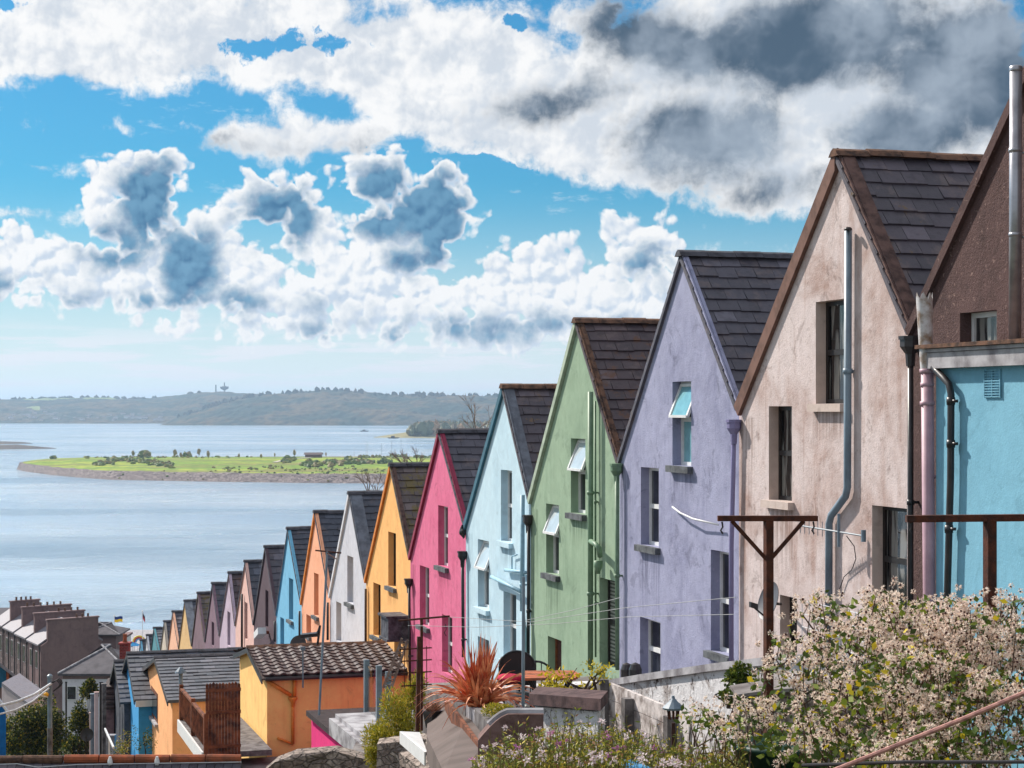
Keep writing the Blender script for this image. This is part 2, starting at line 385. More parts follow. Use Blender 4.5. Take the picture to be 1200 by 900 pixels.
def pipe_mb(pts, v, r=.05, n=10, brackets=True):
    mb = MB(); P = [RV(x, y, v) for x, y in pts]; mb.tube(P, r, n)
    if brackets:
        for a, b in zip(P, P[1:]):
            l = (b-a).length
            if abs((b-a).z) > .8*l:
                k = 1
                while k*1.7 < l:
                    c = a+(b-a)*(k*1.7/l); mb.tube([c+Vector((0,0,.03)), c-Vector((0,0,.03))], r*1.28, n); mb.beam(c, c-N*v, .03, .03); k += 1
    return mb
def hopper_mb(px, py, v, s=.11):
    mb = MB(); c = RV(px, py, v); mb.lathe(c, [(s*.45,-.3),(s*.55,-.16),(s*1.1,-.08),(s*1.1,0),(s*1.25,0),(s*1.25,.04)], 8); return mb
def win(x0, x1, y0, y1, style='sash', sill=True, frame=None, glass=None):
    u0 = uz(x0, y0)[0]; u1 = uz(x1, y0)[0]; xm = (x0+x1)/2
    Y = (YV(x0, 0)+YV(x1, 0))/2; z1 = CAMZ-(y0-HY)*Y/F; z0 = CAMZ-(y1-HY)*Y/F
    return (u0, u1, z0, z1, style, sill, frame, glass)

SL = dict(
 brown=slate('slate_brown', (72,68,76), (94,88,96), .25, seed=1), dark=slate('slate_dark', (74,72,82), (94,92,102), 0, seed=2),
 rusty=slate('slate_rusty', (72,62,68), (92,80,84), .6, (104,72,54), seed=3), shed=slate('slate_shed', (78,82,90), (90,92,102), 0, seed=8, lich=.15),
 blue=slate('slate_blue', (66,70,82), (84,88,100), 0, seed=4),
 mossy=slate('slate_mossy', (80,72,74), (104,94,94), .9, (112,98,52), seed=5))

beige = stucco('beige_render', (204,190,188), (150,116,102), .85, .8, .6, .35, 1, ((120,96,88), .35))
beige_r = stucco('beige_reveal', (196,180,172), (150,124,110), .4, 1, .3, .2, 1)
lav = stucco('lavender_paint', (154,156,182), (120,122,150), .85, .9, .6, .35, 2, ((176,172,200), .4))
grn = stucco('green_paint', (146,168,144), (116,140,118), .5, .8, .45, .2, 3)
lbl = stucco('light_blue_paint', (190,214,226), (160,194,212), .35, .8, .25, .2, 4)
pnk = stucco('pink_paint', (216,112,146), (192,80,118), .6, 1.2, .5, .25, 5, ((226,120,150), .3))
org = stucco('orange_paint', (244,184,116), (222,156,88), .35, 1, .3, .2, 6, ((150,104,70), .15))
gry = stucco('pale_grey_paint', (198,198,206), (172,172,182), .4, 1, .3, .2, 7)
pch = stucco('peach_paint', (240,172,138), (220,148,110), .35, 1, .2, .2, 8)
blu = stucco('sky_blue_paint', (118,178,208), (90,156,192), .3, 1, .2, .2, 9)
dkb = stucco('dark_brown_render', (92,76,84), (72,58,66), .5, 1, .4, .3, 10)
pkp = stucco('pale_peach_paint', (222,182,172), (200,158,146), .4, 1, .3, .2, 11)
lil = stucco('pale_lilac_paint', (190,172,188), (160,142,160), .5, 1, .4, .2, 12)
mau = stucco('mauve_render', (132,108,122), (104,86,98), .5, 1, .4, .3, 13)
mau2 = stucco('dusky_render', (124,102,112), (98,80,88), .5, 1, .4, .3, 14)
sand = stucco('sand_paint', (214,178,128), (180,142,100), .5, 1, .4, .3, 15)
pch2 = stucco('soft_peach_paint', (232,180,152), (214,160,130), .4, 1, .3, .2, 16)
crm = stucco('cream_paint', (196,184,170), (166,152,140), .4, 1, .3, .2, 17)
wht = stucco('white_paint', (214,214,220), (186,186,196), .4, 1, .3, .2, 18)
teal = stucco('teal_paint', (84,140,152), (66,118,130), .4, 1, .3, .2, 19)
brw = stucco('brown_roughcast', (94,72,70), (68,52,52), .6, 1, .4, .8, 20, ((168,140,130), .5))
turq = stucco('turquoise_paint', (122,174,196), (96,150,174), .5, .7, .25, .2, 21)
rk_brown = plain('brown_barge', (122,92,82), .8, .2, scale=4, c2=(92,68,60))
rk_moss = plain('mossy_coping', (112,88,82), .95, .2, scale=6, c2=(70,56,54), bump=.6)
rk_green = plain('pale_green_barge', (176,190,170), .7, .3); rk_teal = plain('dark_teal_barge', (66,112,132), .7, .3)
rk_grey = plain('grey_coping', (116,122,134), .8, .3, scale=4, c2=(86,90,100)); rk_crim = plain('crimson_barge', (150,52,80), .7, .3)
rk_or = plain('orange_barge', (226,140,60), .7, .3)

V0 = uz(1068, 391)
valleys = {1: V0}
spec = [  # apex px, left valley px, wall, roof, kwargs, windows
 ((983,184),(866,480), beige, 'brown', 'pinkish beige weathered house with a tall blue grey pipe up its gable',
   dict(verge=rk_brown, vergeR=rk_moss, vw=.12, vwR=.17, vf=.12, ridge=MOSSY, sillm=beige_r, revealm=beige_r),
   [win(956,989,352,473,'sash',True,DARKF,GLASSL), win(901,928,476,587,'sash',True,DARKF,GLASSL), win(1022,1063,594,722,'sash',False,DARKF,GLASSL), win(914,934,699,775,'sash',False,DARKF)]),
 ((800,301),(726,543), lav, 'dark', 'lavender house with an open white top window under its gable',
   dict(vw=.05, vf=.02, sillm=STONE_SILL), [win(788,810,447,546,'open',True,None,GLASST), win(751,772,548,640), win(833,857,646,766), win(750,774,726,800,'sash',False)]),
 ((677,379),(622,589), grn, 'rusty', 'sage green house with a thick green soil pipe on its gable',
   dict(verge=rk_green, vergeR=MOSSY, vw=.08, ridge=MOSSY, sillm=STONE_SILL),
   [win(669,686,514,602,'open',True), win(640,655,591,673,'open',True), win(703,722,679,782,'lace',False,DARKF,GLASSB), win(642,658,748,790,'plain',False,WOODB,plain('brown_door',(84,48,40)))]),
 ((591,456),(546,618), lbl, 'brown', 'pale blue house with four white windows and dark edged gable',
   dict(verge=rk_teal, vergeR=rk_grey, vw=.17, vf=.06, ridge=MOSSY, sillm=lbl), [win(587,600,551,635), win(560,573,633,713,'open'), win(590,605,695,775), win(560,573,748,800,'sash',False)]),
 ((516,508),(481,655), pnk, 'dark', 'bright pink house with three tall narrow windows',
   dict(verge=rk_crim, vergeR=rk_crim, vw=.07), [win(513.5,525,593,664), win(492,503,664,734), win(518,530,722,790,'sash',False)]),
 ((459,547),(429,682), org, 'mossy', 'orange house with brown mottled roof and a dark box on its wall',
   dict(verge=rk_or, vergeR=rk_moss, vw=.07, ridge=RIDGEG), [win(455,464,624,688,'plain',True,DARKF), win(437.5,446,684,746,'plain',True,DARKF), win(462,470,738,790,'plain',False,DARKF)]),
 ((410.5,580),(387,700), gry, 'blue', 'pale grey house with light lead edge along its roof',
   dict(verge=wht, vergeR=rk_grey, vw=.3), [win(407,414,652,707), win(394,400,706,752,'sash',False)]),
 ((370,602),(353.5,708), pch, 'blue', 'peach house with orange edged gable beside the pale grey house',
   dict(verge=rk_or, vergeR=pch, vw=.06), [win(368,373.3,672,722,'plain',True,rk_or), win(359,364.5,721,745,'plain',True,rk_or)]),
 ((338,621),(324,721), blu, 'blue', 'sky blue house with two narrow dark windows',
   dict(vw=.06), [win(338.6,343.6,678,727,'plain',True,rk_teal), win(328.5,333,724,756,'plain',False,rk_teal)]),
 ((311.5,642),(297.5,732), dkb, 'dark', 'dark brown house left of the sky blue one',
   dict(vw=.06), [win(311,314.5,692,735,'plain',False,DARKF)]),
 ((288,659),(276,733), pkp, 'blue', 'pale peach house with a black pipe up its gable', dict(vw=.06), [win(286.5,290,706,749,'plain',False,WOODB)]),
 ((269,672.5),(257.5,745), lil, 'rusty', 'pale lilac house under a brown mossy roof', dict(vw=.06), [win(266.5,270,717,757,'plain',False)]),
 ((249.5,685),(240.5,752), mau, 'blue', 'mauve rendered house under plain slates', dict(vw=.06), [win(248,251,729,757,'plain',False)]),
 ((232.5,696),(225,757), mau2, 'mossy', 'dusky house whose slates are thick with moss', dict(vw=.06), []),
 ((217,705),(209.7,760), sand, 'blue', 'sandy yellow house with a pale lead roof edge', dict(vw=.3, vergeR=rk_grey), []),
 ((203,718),(197,765), pch2, 'dark', 'soft peach house in the far part of the row', dict(vw=.06), []),
 ((193,729),(187.5,771), crm, 'dark', 'cream house low in the far part of the row', dict(vw=.06), []),
 ((180.8,737),(176,777), teal, 'blue', 'teal house nearly hidden at the low end of the row', dict(vw=.06), []),
 ((172.5,745),(168.5,783), wht, 'blue', 'white gabled house second from the bottom of the row', dict(vw=.06), []),
 ((165,751),(161.5,789), blu, 'dark', 'light blue gabled house at the very bottom of the row', dict(vw=.06), []),
]
HS = []
prevV = V0
for i, (a, lf, wm, rf, lab, kw, ws) in enumerate(spec):
    A = uz(*a); Lf = uz(*lf)
    HS.append(gable_house(lab, wm, SL[rf], A, Lf, prevV, ws, fine=i < 9, seed=i*3+1, **kw)); prevV = Lf
# brown house on the right, taller, gable runs out of the picture
a1 = uz(1089,348); a2 = uz(1174,160); k = (a2[1]-a1[1])/(a2[0]-a1[0]); ua0 = V0[0]-3.05
H0 = gable_house('tall brown roughcast house with a silver flue, cut by the right edge', brw, SL['dark'], (ua0, a1[1]+k*(ua0-a1[0])), V0, (ua0-2.4, V0[1]+.9),
    [win(1125,1168,365,408,'plain',False,None,GLASSL)], verge=brw, vw=.12, ridge=MOSSY, seed=77)

# pipes, hoppers and fittings of the houses (parts)
def P(H, name, mb, m, smooth=True): return obj(name, mb, m, H, smooth=smooth)
beigeH, lavH, grnH, lblH, pnkH, orgH, gryH = HS[:7]
for (a_, l_, wm_, rf_, lab_, kw_, ws_), dk_ in zip(spec[:8], ((112,84,72),(86,88,112),(84,104,84),(120,150,166),(142,56,84),(168,112,64),(128,128,138),(168,104,78))):
    mk = [((w_[0]+w_[1])/2, abs(w_[1]-w_[0])+.1, w_[2]-.09, .5+.9*((i_*37) % 10)/10) for i_, w_ in enumerate(ws_)]
    vl = uz(*l_); mk.append((vl[0]-.25, .5, vl[1]-.1, 2.2)); mk.append((vl[0]-.15, .16, vl[1]-.1, 5.5)); add_streaks(wm_, mk, dk_)
P(beigeH, 'soil_pipe', pipe_mb([(994,270),(993,571),(991,581),(974,604),(971.5,614),(971,790)], .07, .047), GREYP)
_m = MB(); c = RV(994,270,.11); _m.lathe(c, [(.05,0),(.05,.02),(.03,.04)], 8); P(beigeH, 'pipe_cowl', _m, BLACKP)
o = P(beigeH, 'drain_pipe', pipe_mb([(1067,412),(1067,800)], .1, .034), BLACKP); P(o, 'hopper', hopper_mb(1067,398,.1), BLACKP, False)
o = P(lavH, 'drain_pipe', pipe_mb([(860,500),(859,560),(857,640),(857,790)], .09, .034), stucco('lavender_pipe',(136,132,170),(108,104,140))); P(o, 'hopper', hopper_mb(860,495,.09,.09), o.data.materials[0], False)
_m = MB(); _m.tube([RV(788,594,.05), RV(797,601,.1), RV(812,608,.12), RV(842,615,.08)], .014, 8); P(lavH, 'overflow_pipe', _m, PVC)
gp = plain('green_pipe', (112,140,112), .5, .4, c2=(92,118,94))
P(grnH, 'soil_pipe', pipe_mb([(692,459),(692,785)], .14, .048), gp)
_m = pipe_mb([(697.5,470),(698,770)], .05, .018); _m.tube([RV(692,634,.14), RV(698,638,.22), RV(702,642,.2), RV(703,652,.16)], .045, 8); _m.lathe(RV(701,664,.16), [(.03,-.12),(.05,-.05),(.075,0),(.075,.1)], 8); P(grnH, 'waste_pipe', _m, gp)
o = P(grnH, 'drain_pipe', pipe_mb([(723,552),(723.5,785)], .09, .036), gp); P(o, 'hopper', hopper_mb(722.5,546,.09,.09), gp, False)
lp = plain('pale_blue_pipe', (150,190,210), .5, .4)
_m = pipe_mb([(612.5,580),(612,716)], .1, .045); _m.tube([RV(612,716,.1), RV(613.5,722,.12), RV(615.5,738,.12), RV(616,800,.12)], .03, 8)
_m.tube([RV(576,676,.1), RV(610,693,.14)], .04, 8); _m.tube([RV(592,668,.07), RV(616,671,.07)], .035, 8); _m.tube([RV(600,668,.05), RV(600,652,.05), RV(606,650,.05)], .015, 6)
P(lblH, 'soil_pipe', _m, lp)
o = P(lblH, 'drain_pipe', pipe_mb([(619.5,610),(619,790)], .06, .033), BLACKP); P(o, 'hopper', hopper_mb(619,606,.06,.09), BLACKP, False)
o = P(pnkH, 'drain_pipe', pipe_mb([(542,655),(543,770)], .08, .035), BLACKP); _m = hopper_mb(542,648,.08,.09); _m.blob(RV(542.5,623,.06), (.07,.07,.12), 3, .2); P(o, 'hopper', _m, BLACKP, False)
o = P(orgH, 'drain_pipe', pipe_mb([(479.5,684),(480.5,800)], .08, .033), BLACKP); P(o, 'hopper', hopper_mb(479,680,.08,.09), BLACKP, False)
P(gryH, 'drain_pipe', pipe_mb([(428.5,690),(428.5,760)], .06, .033), plain('rusty_pipe',(92,70,56)))
P(HS[7], 'drain_pipe', pipe_mb([(384,706),(384,750)], .06, .035), BLACKP)
P(HS[8], 'drain_pipe', pipe_mb([(351,716),(351,750)], .06, .035), BLACKP)
P(HS[9], 'drain_pipe', pipe_mb([(322,728),(322,752)], .06, .035), BLACKP)
P(HS[10], 'soil_pipe', pipe_mb([(283.5,696),(283.5,765)], .08, .045, 6, False), BLACKP)
_m = MB(); y = YV(1190, .25); _m.tube([RY(1190.5,84,y), RY(1189.5,398,y)], .062, 14); _m.lathe(RY(1190.5,84,y), [(.062,0),(.066,.01),(.066,.05),(.05,.06)], 14)
for yy in (176, 275): _m.lathe(RY(1190,yy,y), [(.068,-.02),(.07,0),(.068,.02)], 14); _m.beam(RY(1193,yy+3,y), RY(1205,yy+3,y)-N*.2, .02, .02)
P(H0, 'flue', _m, plain('silver_flue', (176,176,182), .35, .5, .6, scale=3, c2=(136,134,140)))
# black bay box on the orange house
_m = MB(); u1 = uz(479,714,.0)[0]; u0 = u1+.8; z1 = uz(458,712)[1]-.05; _m.lbox(u1, u0, .01, .5, z1-.5, z1)
_m.lbox(u1-.06, u0+.06, .005, .56, z1, z1+.05); _m.lbox(u1-.04, u0+.04, .006, .54, z1-.56, z1-.5)
P(orgH, 'wall_box', _m, plain('black_box', (48,46,54), .6, .3, c2=(96,98,106)), False)

# turquoise extension at the right
def uvb(px, v): return uz(px, 400, v)[0]
EXv = .75; eu0 = uvb(1097, EXv); eu1 = eu0-6
zt1 = uz(1097, 432, EXv)[1]; zt2 = uz(1200, 428, EXv)[1]; kk = (zt2-zt1)/(uvb(1200,EXv)-eu0); zt2 = zt1+kk*(eu1-eu0)
EX = thing('house_extension', 'turquoise flat roofed extension at the right edge of the picture', 'extension', L(eu0, EXv, 33))
_m = MB(); _m.prism([L(eu0,EXv,34), L(eu1,EXv,34), L(eu1,EXv,zt2), L(eu0,EXv,zt1)], -N*(EXv-.01)); obj('wall', _m, turq, EX)
_m = MB(); d_ = Vector((0,0,1)); _m.prism([L(eu0+.12,EXv+.1,zt1-.0), L(eu1,EXv+.1,zt2), L(eu1,EXv+.1,zt2+.16), L(eu0+.12,EXv+.1,zt1+.16)], -N*.12)
_m.prism([L(eu0+.12,EXv+.12,zt1+.165), L(eu1,EXv+.12,zt2+.165), L(eu1,EXv+.12,zt2+.2), L(eu0+.12,EXv+.12,zt1+.2)], -N*.2); obj('fascia', _m, CONCP, EX)
_m = MB(); _m.prism([L(eu0+.16,EXv+.16,zt1+.205), L(eu1,EXv+.16,zt2+.205), L(eu1,EXv+.16,zt2+.245), L(eu0+.16,EXv+.16,zt1+.245)], -N*(EXv+.15)); obj('roof', _m, MOSSY, EX)
_m = MB(); ua_, ub_ = uvb(1155,EXv), uvb(1174,EXv); z_1 = uz(1164,434,EXv)[1]; z_0 = uz(1164,465,EXv)[1]
for k in range(11): zz = z_0+(z_1-z_0)*k/10; _m.lbox(ub_+.01, ua_-.01, EXv+.002, EXv+.02, zz-.005, zz+.006)
_m.lbox(ub_, ub_+.01, EXv+.002, EXv+.022, z_0-.01, z_1+.01); _m.lbox(ua_-.01, ua_, EXv+.002, EXv+.022, z_0-.01, z_1+.01); _m.lbox((ua_+ub_)/2-.004, (ua_+ub_)/2+.004, EXv+.002, EXv+.022, z_0, z_1)
obj('wall_vent', _m, turq, EX)
pp = plain('pink_soil_pipe', (196,160,172), .5, .4, scale=2, c2=(168,134,146)); vp = EXv+.05; yp = YV(1088, vp)
_m = MB(); _m.tube([RY(1086.5,432,yp), RY(1089,700,yp), RY(1090,800,yp)], .064, 14)
for yy, rr_ in ((432,.078),(448,.07),(470,.075)): _m.tube([RY(1086.5,yy,yp), RY(1086.7,yy+5,yp)], rr_, 14)
_m.beam(RY(1088,558,yp), RY(1104,559,yp), .05, .04)
obj('soil_pipe', _m, pp, EX, smooth=True)
_m = MB(); q0 = RY(1083,348,yp); q1 = RY(1086,432,yp)   # broken pale pipe with a jagged rim
n = 20; i0 = len(_m.v); axx = (q1-q0).normalized(); xx = Vector((1,0,0)); yy_ = axx.cross(xx)
for k in range(n):
    a = 2*math.pi*k/n; jag = (.05 if k % 3 == 0 else (-.03 if k % 3 == 1 else .0)); c = q0-axx*jag
    _m.v.append(c+(xx*math.cos(a)+yy_*math.sin(a))*.085)
for k in range(n): a = 2*math.pi*k/n; _m.v.append(q1+(xx*math.cos(a)+yy_*math.sin(a))*.066)
for k in range(n): _m.f.append((k, (k+1) % n, n+(k+1) % n, n+k)); _m.m.append(0)
obj('broken_pipe_end', _m, plain('dirty_white_plastic', (206,204,206), .5, .4, scale=9, c2=(140,116,96)), EX, smooth=True)
_m = MB(); yb = YV(1100, EXv+.06); vq = EXv+.07; _m.tube([RV(*q_, vq) for q_ in ((1094,430),(1099,436),(1105,442),(1112,450),(1114.5,462),(1114,560),(1110,700),(1109,800))], .036, 12)
for yy in (470, 520, 620): x_ = 1114.3 if yy < 560 else 1112; _m.lathe(RV(x_,yy,vq), [(.043,-.04),(.047,0),(.043,.04)], 12); _m.beam(RV(x_,yy,vq), RV(x_+7,yy,vq), .03, .03)
obj('black_pipe', _m, BLACKP, EX, smooth=True)

# satellite dish and yagi aerial on the beige wall
def dish(c, r, facing, label, arm_to, m):
    c = Vector(c); f = Vector(facing).normalized(); t = thing('satellite_dish', label, 'satellite dish', c, None)
    d = MB(); d.lathe(c, [(r*k/6, .16*r*(k/6)**2) for k in range(0, 7)]+[(r*1.01, .17*r), (r, .13*r)]+[(r*k/6, .16*r*(k/6)**2-.012) for k in range(5, -1, -1)], 28, f)
    obj('dish', d, m, t, smooth=True)
    up = Vector((0,0,1)); foc = c+f*r*1.0-up*r*.55; a = MB(); a.tube([c-up*r*.95+f*r*.1, foc], .012, 6); a.box(foc+up*.02, f*.05, f.cross(up).normalized()*.03, up*.035); obj('receiver_arm', a, BLACKP, t)
    b = MB(); b.tube([c, c-f*.1, Vector(arm_to)], .02, 6); obj('bracket', b, BLACKP, t)
c = RV(903,705,.5)
dish(c, .25, (-.75,-.25,.25), 'grey satellite dish on the beige house behind the rusty post', RV(915,708,.02), plain('dish_grey', (88,88,96), .5, .4))
AE = thing('television_aerial', 'small rake aerial bolted low on the beige wall beside the pipe bend', 'aerial', RV(985,625,.3))
_m = MB(); p1 = RV(938,616,.35); p2 = RV(1012,628,.12); _m.tube([p1, p2], .012, 6)
for k in range(9):
    p = p1+(p2-p1)*(k/14); _m.tube([p+Vector((0,0,.09)), p-Vector((0,0,.09))], .005, 5)
_m.tube([p2+(p1-p2)*.38+Vector((0,0,.22)), p2+(p1-p2)*.38-Vector((0,0,.18))], .02, 6); _m.tube([p2-Vector((0,0,.07)), p2+Vector((0,0,.07))], .03, 8)
obj('boom', _m, GREYP, AE)
_m = MB(); _m.tube([RV(992,628,.2), RV(1001,640,.12), RV(1003,655,.06), RV(998,668,.03), RV(989,676,.03), RV(984,690,.03)], .006, 5); obj('cable', _m, DWIRE, AE)
from mathutils import noise as MN
# ------------------------------------------------------------------ terrain, water, island, hills
def grid(name, xs, ys, zf, m, kind='structure', smooth=True):
    mb = MB(); nx = len(xs)
    for y in ys:
        for x in xs: mb.v.append(Vector((x, y, zf(x, y))))
    for j in range(len(ys)-1):
        for i in range(nx-1): mb.f.append((j*nx+i, j*nx+i+1, (j+1)*nx+i+1, (j+1)*nx+i)); mb.m.append(0)
    return obj(name, mb, m, kind=kind, smooth=smooth)
gm, t = mat('ground_soil', .95, .15)
t.put(t.b.inputs['Base Color'], t.mix(t.ss(t.noise(t.pos, .8, 6, .65), .4, .6), t.mix(t.ss(t.noise(t.pos, 5, 4), .4, .6), lin((96,84,76)), lin((66,60,54))), lin((72,84,44))))
t.put(t.b.inputs['Normal'], t.bump(t.noise(t.pos, 12, 5), .6, .05))
xs = [x for x in range(-300, -60, 12)]+[x*.0+x for x in range(-60, 40, 2)]+[x for x in range(40, 320, 14)]
ys = [y for y in range(-60, 140, 2)]+[y for y in range(140, 331, 6)]
grid('ground', xs, ys+[331], lambda x, y: ground_z(x, y) if y < 331 else -2, gm)

wm, t = mat('harbour_water', .12, .5)
t.put(t.b.inputs['Base Color'], t.mix(t.ss(t.noise(t.map(t.pos, (.6,1,1)), .004, 4, .6), .35, .65), lin((150,180,206)), lin((192,210,226))))
t.b.inputs['IOR'].default_value = 1.33
w1 = t.noise(t.map(t.pos, (.35,1,1), rot=(0,0,R(12))), .22, 6, .68); w2 = t.noise(t.map(t.pos, (.25,1,1)), 1.1, 4, .65); w3 = t.noise(t.map(t.pos, (.2,1,1)), .012, 5, .6)
h = t.M('ADD', t.M('MULTIPLY', w1, 2.2), t.M('MULTIPLY', w2, .5))
t.put(t.b.inputs['Normal'], t.bump(t.M('MULTIPLY', h, t.ss(w3, .35, .65, .25, 2.0)), 1.0, 1.8))
t.put(t.b.inputs['Roughness'], t.ss(w3, .35, .65, .06, .22))
mb = MB(); mb.q((-14500,-3000,0),(14500,-3000,0),(14500,14500,0),(-14500,14500,0)); obj('water', mb, wm, kind='structure')

def interp(tab, x):
    if x <= tab[0][0]: return tab[0][1]
    for (a, b), (c, d) in zip(tab, tab[1:]):
        if x <= c: return b+(d-b)*(x-a)/(c-a)
    return tab[-1][1]
# island with its rock bank
YN = [(18,1318),(30,1270),(60,1200),(100,1148),(130,1120),(250,1090),(370,1070),(480,1062),(700,1056)]
YF = [(18,1322),(24,1345),(40,1400),(60,1440),(110,1485),(200,1500),(700,1510)]
def isl_z(px, Y):
    a, b = interp(YN, px), interp(YF, px); d = min(Y-a, (b-Y)); e = min(1, max(0, (px-18)/14))
    if d < 16: z = -1+6*max(0, d)/16*min(1, .3+e)
    else: z = 5+1.9*sm(16, 200, d)+.9*MN.noise(Vector((px*.03, Y*.01, 3)))*sm(16, 60, d)
    return z
ROCK = stone('rock_bank', (128,116,116), (168,154,150), .45, (50,44,48))
gr, t = mat('island_grass', .9, .2)
n = t.noise(t.map(t.pos, (.35,1,1)), .012, 5, .6)
c_ = t.mix(t.ss(n, .45, .52), lin((122,150,34)), lin((164,174,50))); c_ = t.mix(t.ss(t.noise(t.map(t.pos, (.3,1,1)), .02, 5, .7), .5, .58), c_, lin((134,124,66)))
t.put(t.b.inputs['Base Color'], t.mix(t.ss(t.noise(t.pos, .15, 4, .7), .35, .7), c_, lin((84,112,30))))
mb = MB(); mr = MB(); pxs = [18, 20, 23, 27, 32]+list(range(38, 701, 6)); rows = 34
idx = {}
def isl_pt(px, k):
    a, b = interp(YN, px), interp(YF, px)
    if k <= 8: Y = a+(16.5*k/8)*min(1, (b-a)/60)
    else: Y = a+16.5*min(1, (b-a)/60)+(b-a-16.5*min(1, (b-a)/60))*((k-8)/(rows-8))
    z = isl_z(px, Y)
    if k <= 8: z += MN.noise(Vector((px*.9, Y*.3, 0)))*.6
    return Vector(((px-CX)*Y/F, Y, z))
for i in range(len(pxs)-1):
    for k in range(rows):
        tgt = mr if (k < 8 or k >= rows-2 or pxs[i+1] < 30) else mb
        tgt.q(isl_pt(pxs[i],k), isl_pt(pxs[i+1],k), isl_pt(pxs[i+1],k+1), isl_pt(pxs[i],k+1))
obj('island_grass', mb, gr, kind='structure', smooth=True); obj('island_shore', mr, ROCK, kind='structure')
mb = MB(); path = [(322,1250),(330,1290),(345,1330),(352,1380),(366,1440)]
for (p, Y), (p2, Y2) in zip(path, path[1:]):
    a = Vector(((p-CX)*Y/F, Y, isl_z(p, Y)+.25)); b = Vector(((p2-CX)*Y2/F, Y2, isl_z(p2, Y2)+.25)); mb.beam(a, b, 3.2, .3)
obj('island_path', mb, plain('pale_path', (196,186,170), .9, bump=0), kind='structure')
SCR = leafmat('scrub', [(0,(98,114,52)),(.3,(80,96,46)),(.55,(130,132,56)),(.8,(134,120,74))], trans=0)
mb = MB(); rg = random.Random(5)
def scrub(px0, px1, y0, y1, n, h=(1.5,3.5)):
    n = int(n*1.0); h = (h[0]*.45, h[1]*.5)
    for _ in range(n):
        px = rg.uniform(px0, px1); f = (px-px0)/(px1-px0); py = y0+(y1-y0)*f+rg.gauss(0, .9); Y = (CAMZ-6)*F/(py-HY); 
        Y = min(Y, interp(YF, px)-6); z = isl_z(px, Y); hh = rg.uniform(*h); c = Vector(((px-CX)*Y/F, Y, z))
        mb.blob(c+Vector((0,0,hh*.4)), (hh*rg.uniform(.8,1.6), hh*rg.uniform(.8,1.4), hh*.75), rg.random(), .25, 7, 4)
scrub(112,145,545,540,60); scrub(145,205,540,546,90); scrub(100,300,535,534,90,(1,2.6)); scrub(330,345,543,542,22,(2,4)); scrub(355,460,546,543,70,(2,5)); scrub(250,330,549,548,36,(1,2)); scrub(330,470,549,551,60,(.8,1.8)); scrub(420,600,536,535,90,(1.5,4)); scrub(120,420,552,552,60,(.5,1.4))
obj('island_scrub', mb, SCR, kind='stuff', label='low dark scrub and reeds growing across the flat green island')
for i, (px, Y, h) in enumerate([(170,1470,4.5),(220,1470,3.6),(62,1395,2.2),(336,1300,3),(410,1290,3)]):
    mb = MB(); z = isl_z(px, Y); c = Vector(((px-CX)*Y/F, Y, z)); k = i
    for j in range(7): mb.blob(c+Vector((rg.uniform(-h,h)*.7, rg.uniform(-h,h)*.5, h*rg.uniform(.3,.6))), (h*.6,h*.6,h*.5), k*9+j, .3, 9, 6)
    solo('shrub', mb, SCR, ['large rounded dark bush on the far edge of the island left of centre','second rounded dark bush on the far edge of the island','small dark bush near the left tip of the island','bush beside the pale bend of the island path','broad low bush on the right half of the island grass'][i], 'bush', c, 'bushes on the island')
H_ = thing('island_hut', 'low brown building on the far edge of the green island', 'hut', RY(367, 536, 1430))
c = RY(367.5, 533, 1440); z = isl_z(367, 1440); mb = MB(); mb.wbox(c.x-6, c.x+6, c.y-5, c.y+5, z-1, z+2.4); obj('wall', mb, plain('hut_wall', (120,82,70), bump=0), H_)
mb = MB(); mb.prism([Vector((c.x-7,c.y-6,z+2.4)), Vector((c.x-7,c.y+6,z+2.4)), Vector((c.x-7,c.y,z+4))], (14,0,0)); obj('roof', mb, plain('hut_roof', (92,70,66), bump=0), H_)
for i, px in enumerate((156, 205, 212, 233, 244, 280, 306, 322, 345, 382, 415, 429, 431, 447, 459, 470)):
    Y = rg.uniform(1300, 1480); z = isl_z(px, Y); c = Vector(((px-CX)*Y/F, Y, z)); mb = MB()
    if px > 400: mb.tube([c, c+Vector((0,0,rg.uniform(7,14)))], .12, 4); solo('mast', mb, plain('mast_grey', (170,175,182), bump=0) if px == 415 else bpy.data.materials['mast_grey'], 'thin pale mast rising by the far edge of the island', 'mast', c, 'thin masts by the island')
    else:
        hh = rg.uniform(2.5, 5); mb.tube([c, c+Vector((0,0,hh*.5))], .15, 5); mb.blob(c+Vector((0,0,hh*.75)), (hh*.28,hh*.28,hh*.45), i, .25, 7, 5)
        solo('young_tree', mb, SCR, 'small dark young tree standing alone on the island grass', 'tree', c, 'young trees dotted over the island')
# spits
SPITM = stone('mud_spit', (96,90,90), (122,112,104), .3, (60,56,58))
def spit(name, pts, Yw, hgt, m):
    mb = MB()
    for (p, a, b, h), (p2, a2, b2, h2) in zip(pts, pts[1:]):
        for f0, f1 in ((0,.25),(.25,.75),(.75,1)):
            def pt(px, Y0, Y1, hh, f): Y = Y0+(Y1-Y0)*f; return Vector(((px-CX)*Y/F, Y, -.6+hh*min(1, 4*f, 4*(1-f))))
            mb.q(pt(p,a,b,h,f0), pt(p2,a2,b2,h2,f0), pt(p2,a2,b2,h2,f1), pt(p,a,b,h,f1))
    return obj(name, mb, m, kind='structure')
spit('mud_spit', [(-60,1960,2080,5),(0,1970,2070,4),(20,1985,2080,4.5),(40,2000,2050,3),(66,2020,2030,1)], 0, 3, SPITM)
spit('mud_bank', [(-60,2220,2420,4),(0,2260,2380,3),(25,2300,2360,2.4),(38,2320,2330,1)], 0, 3, SPITM)
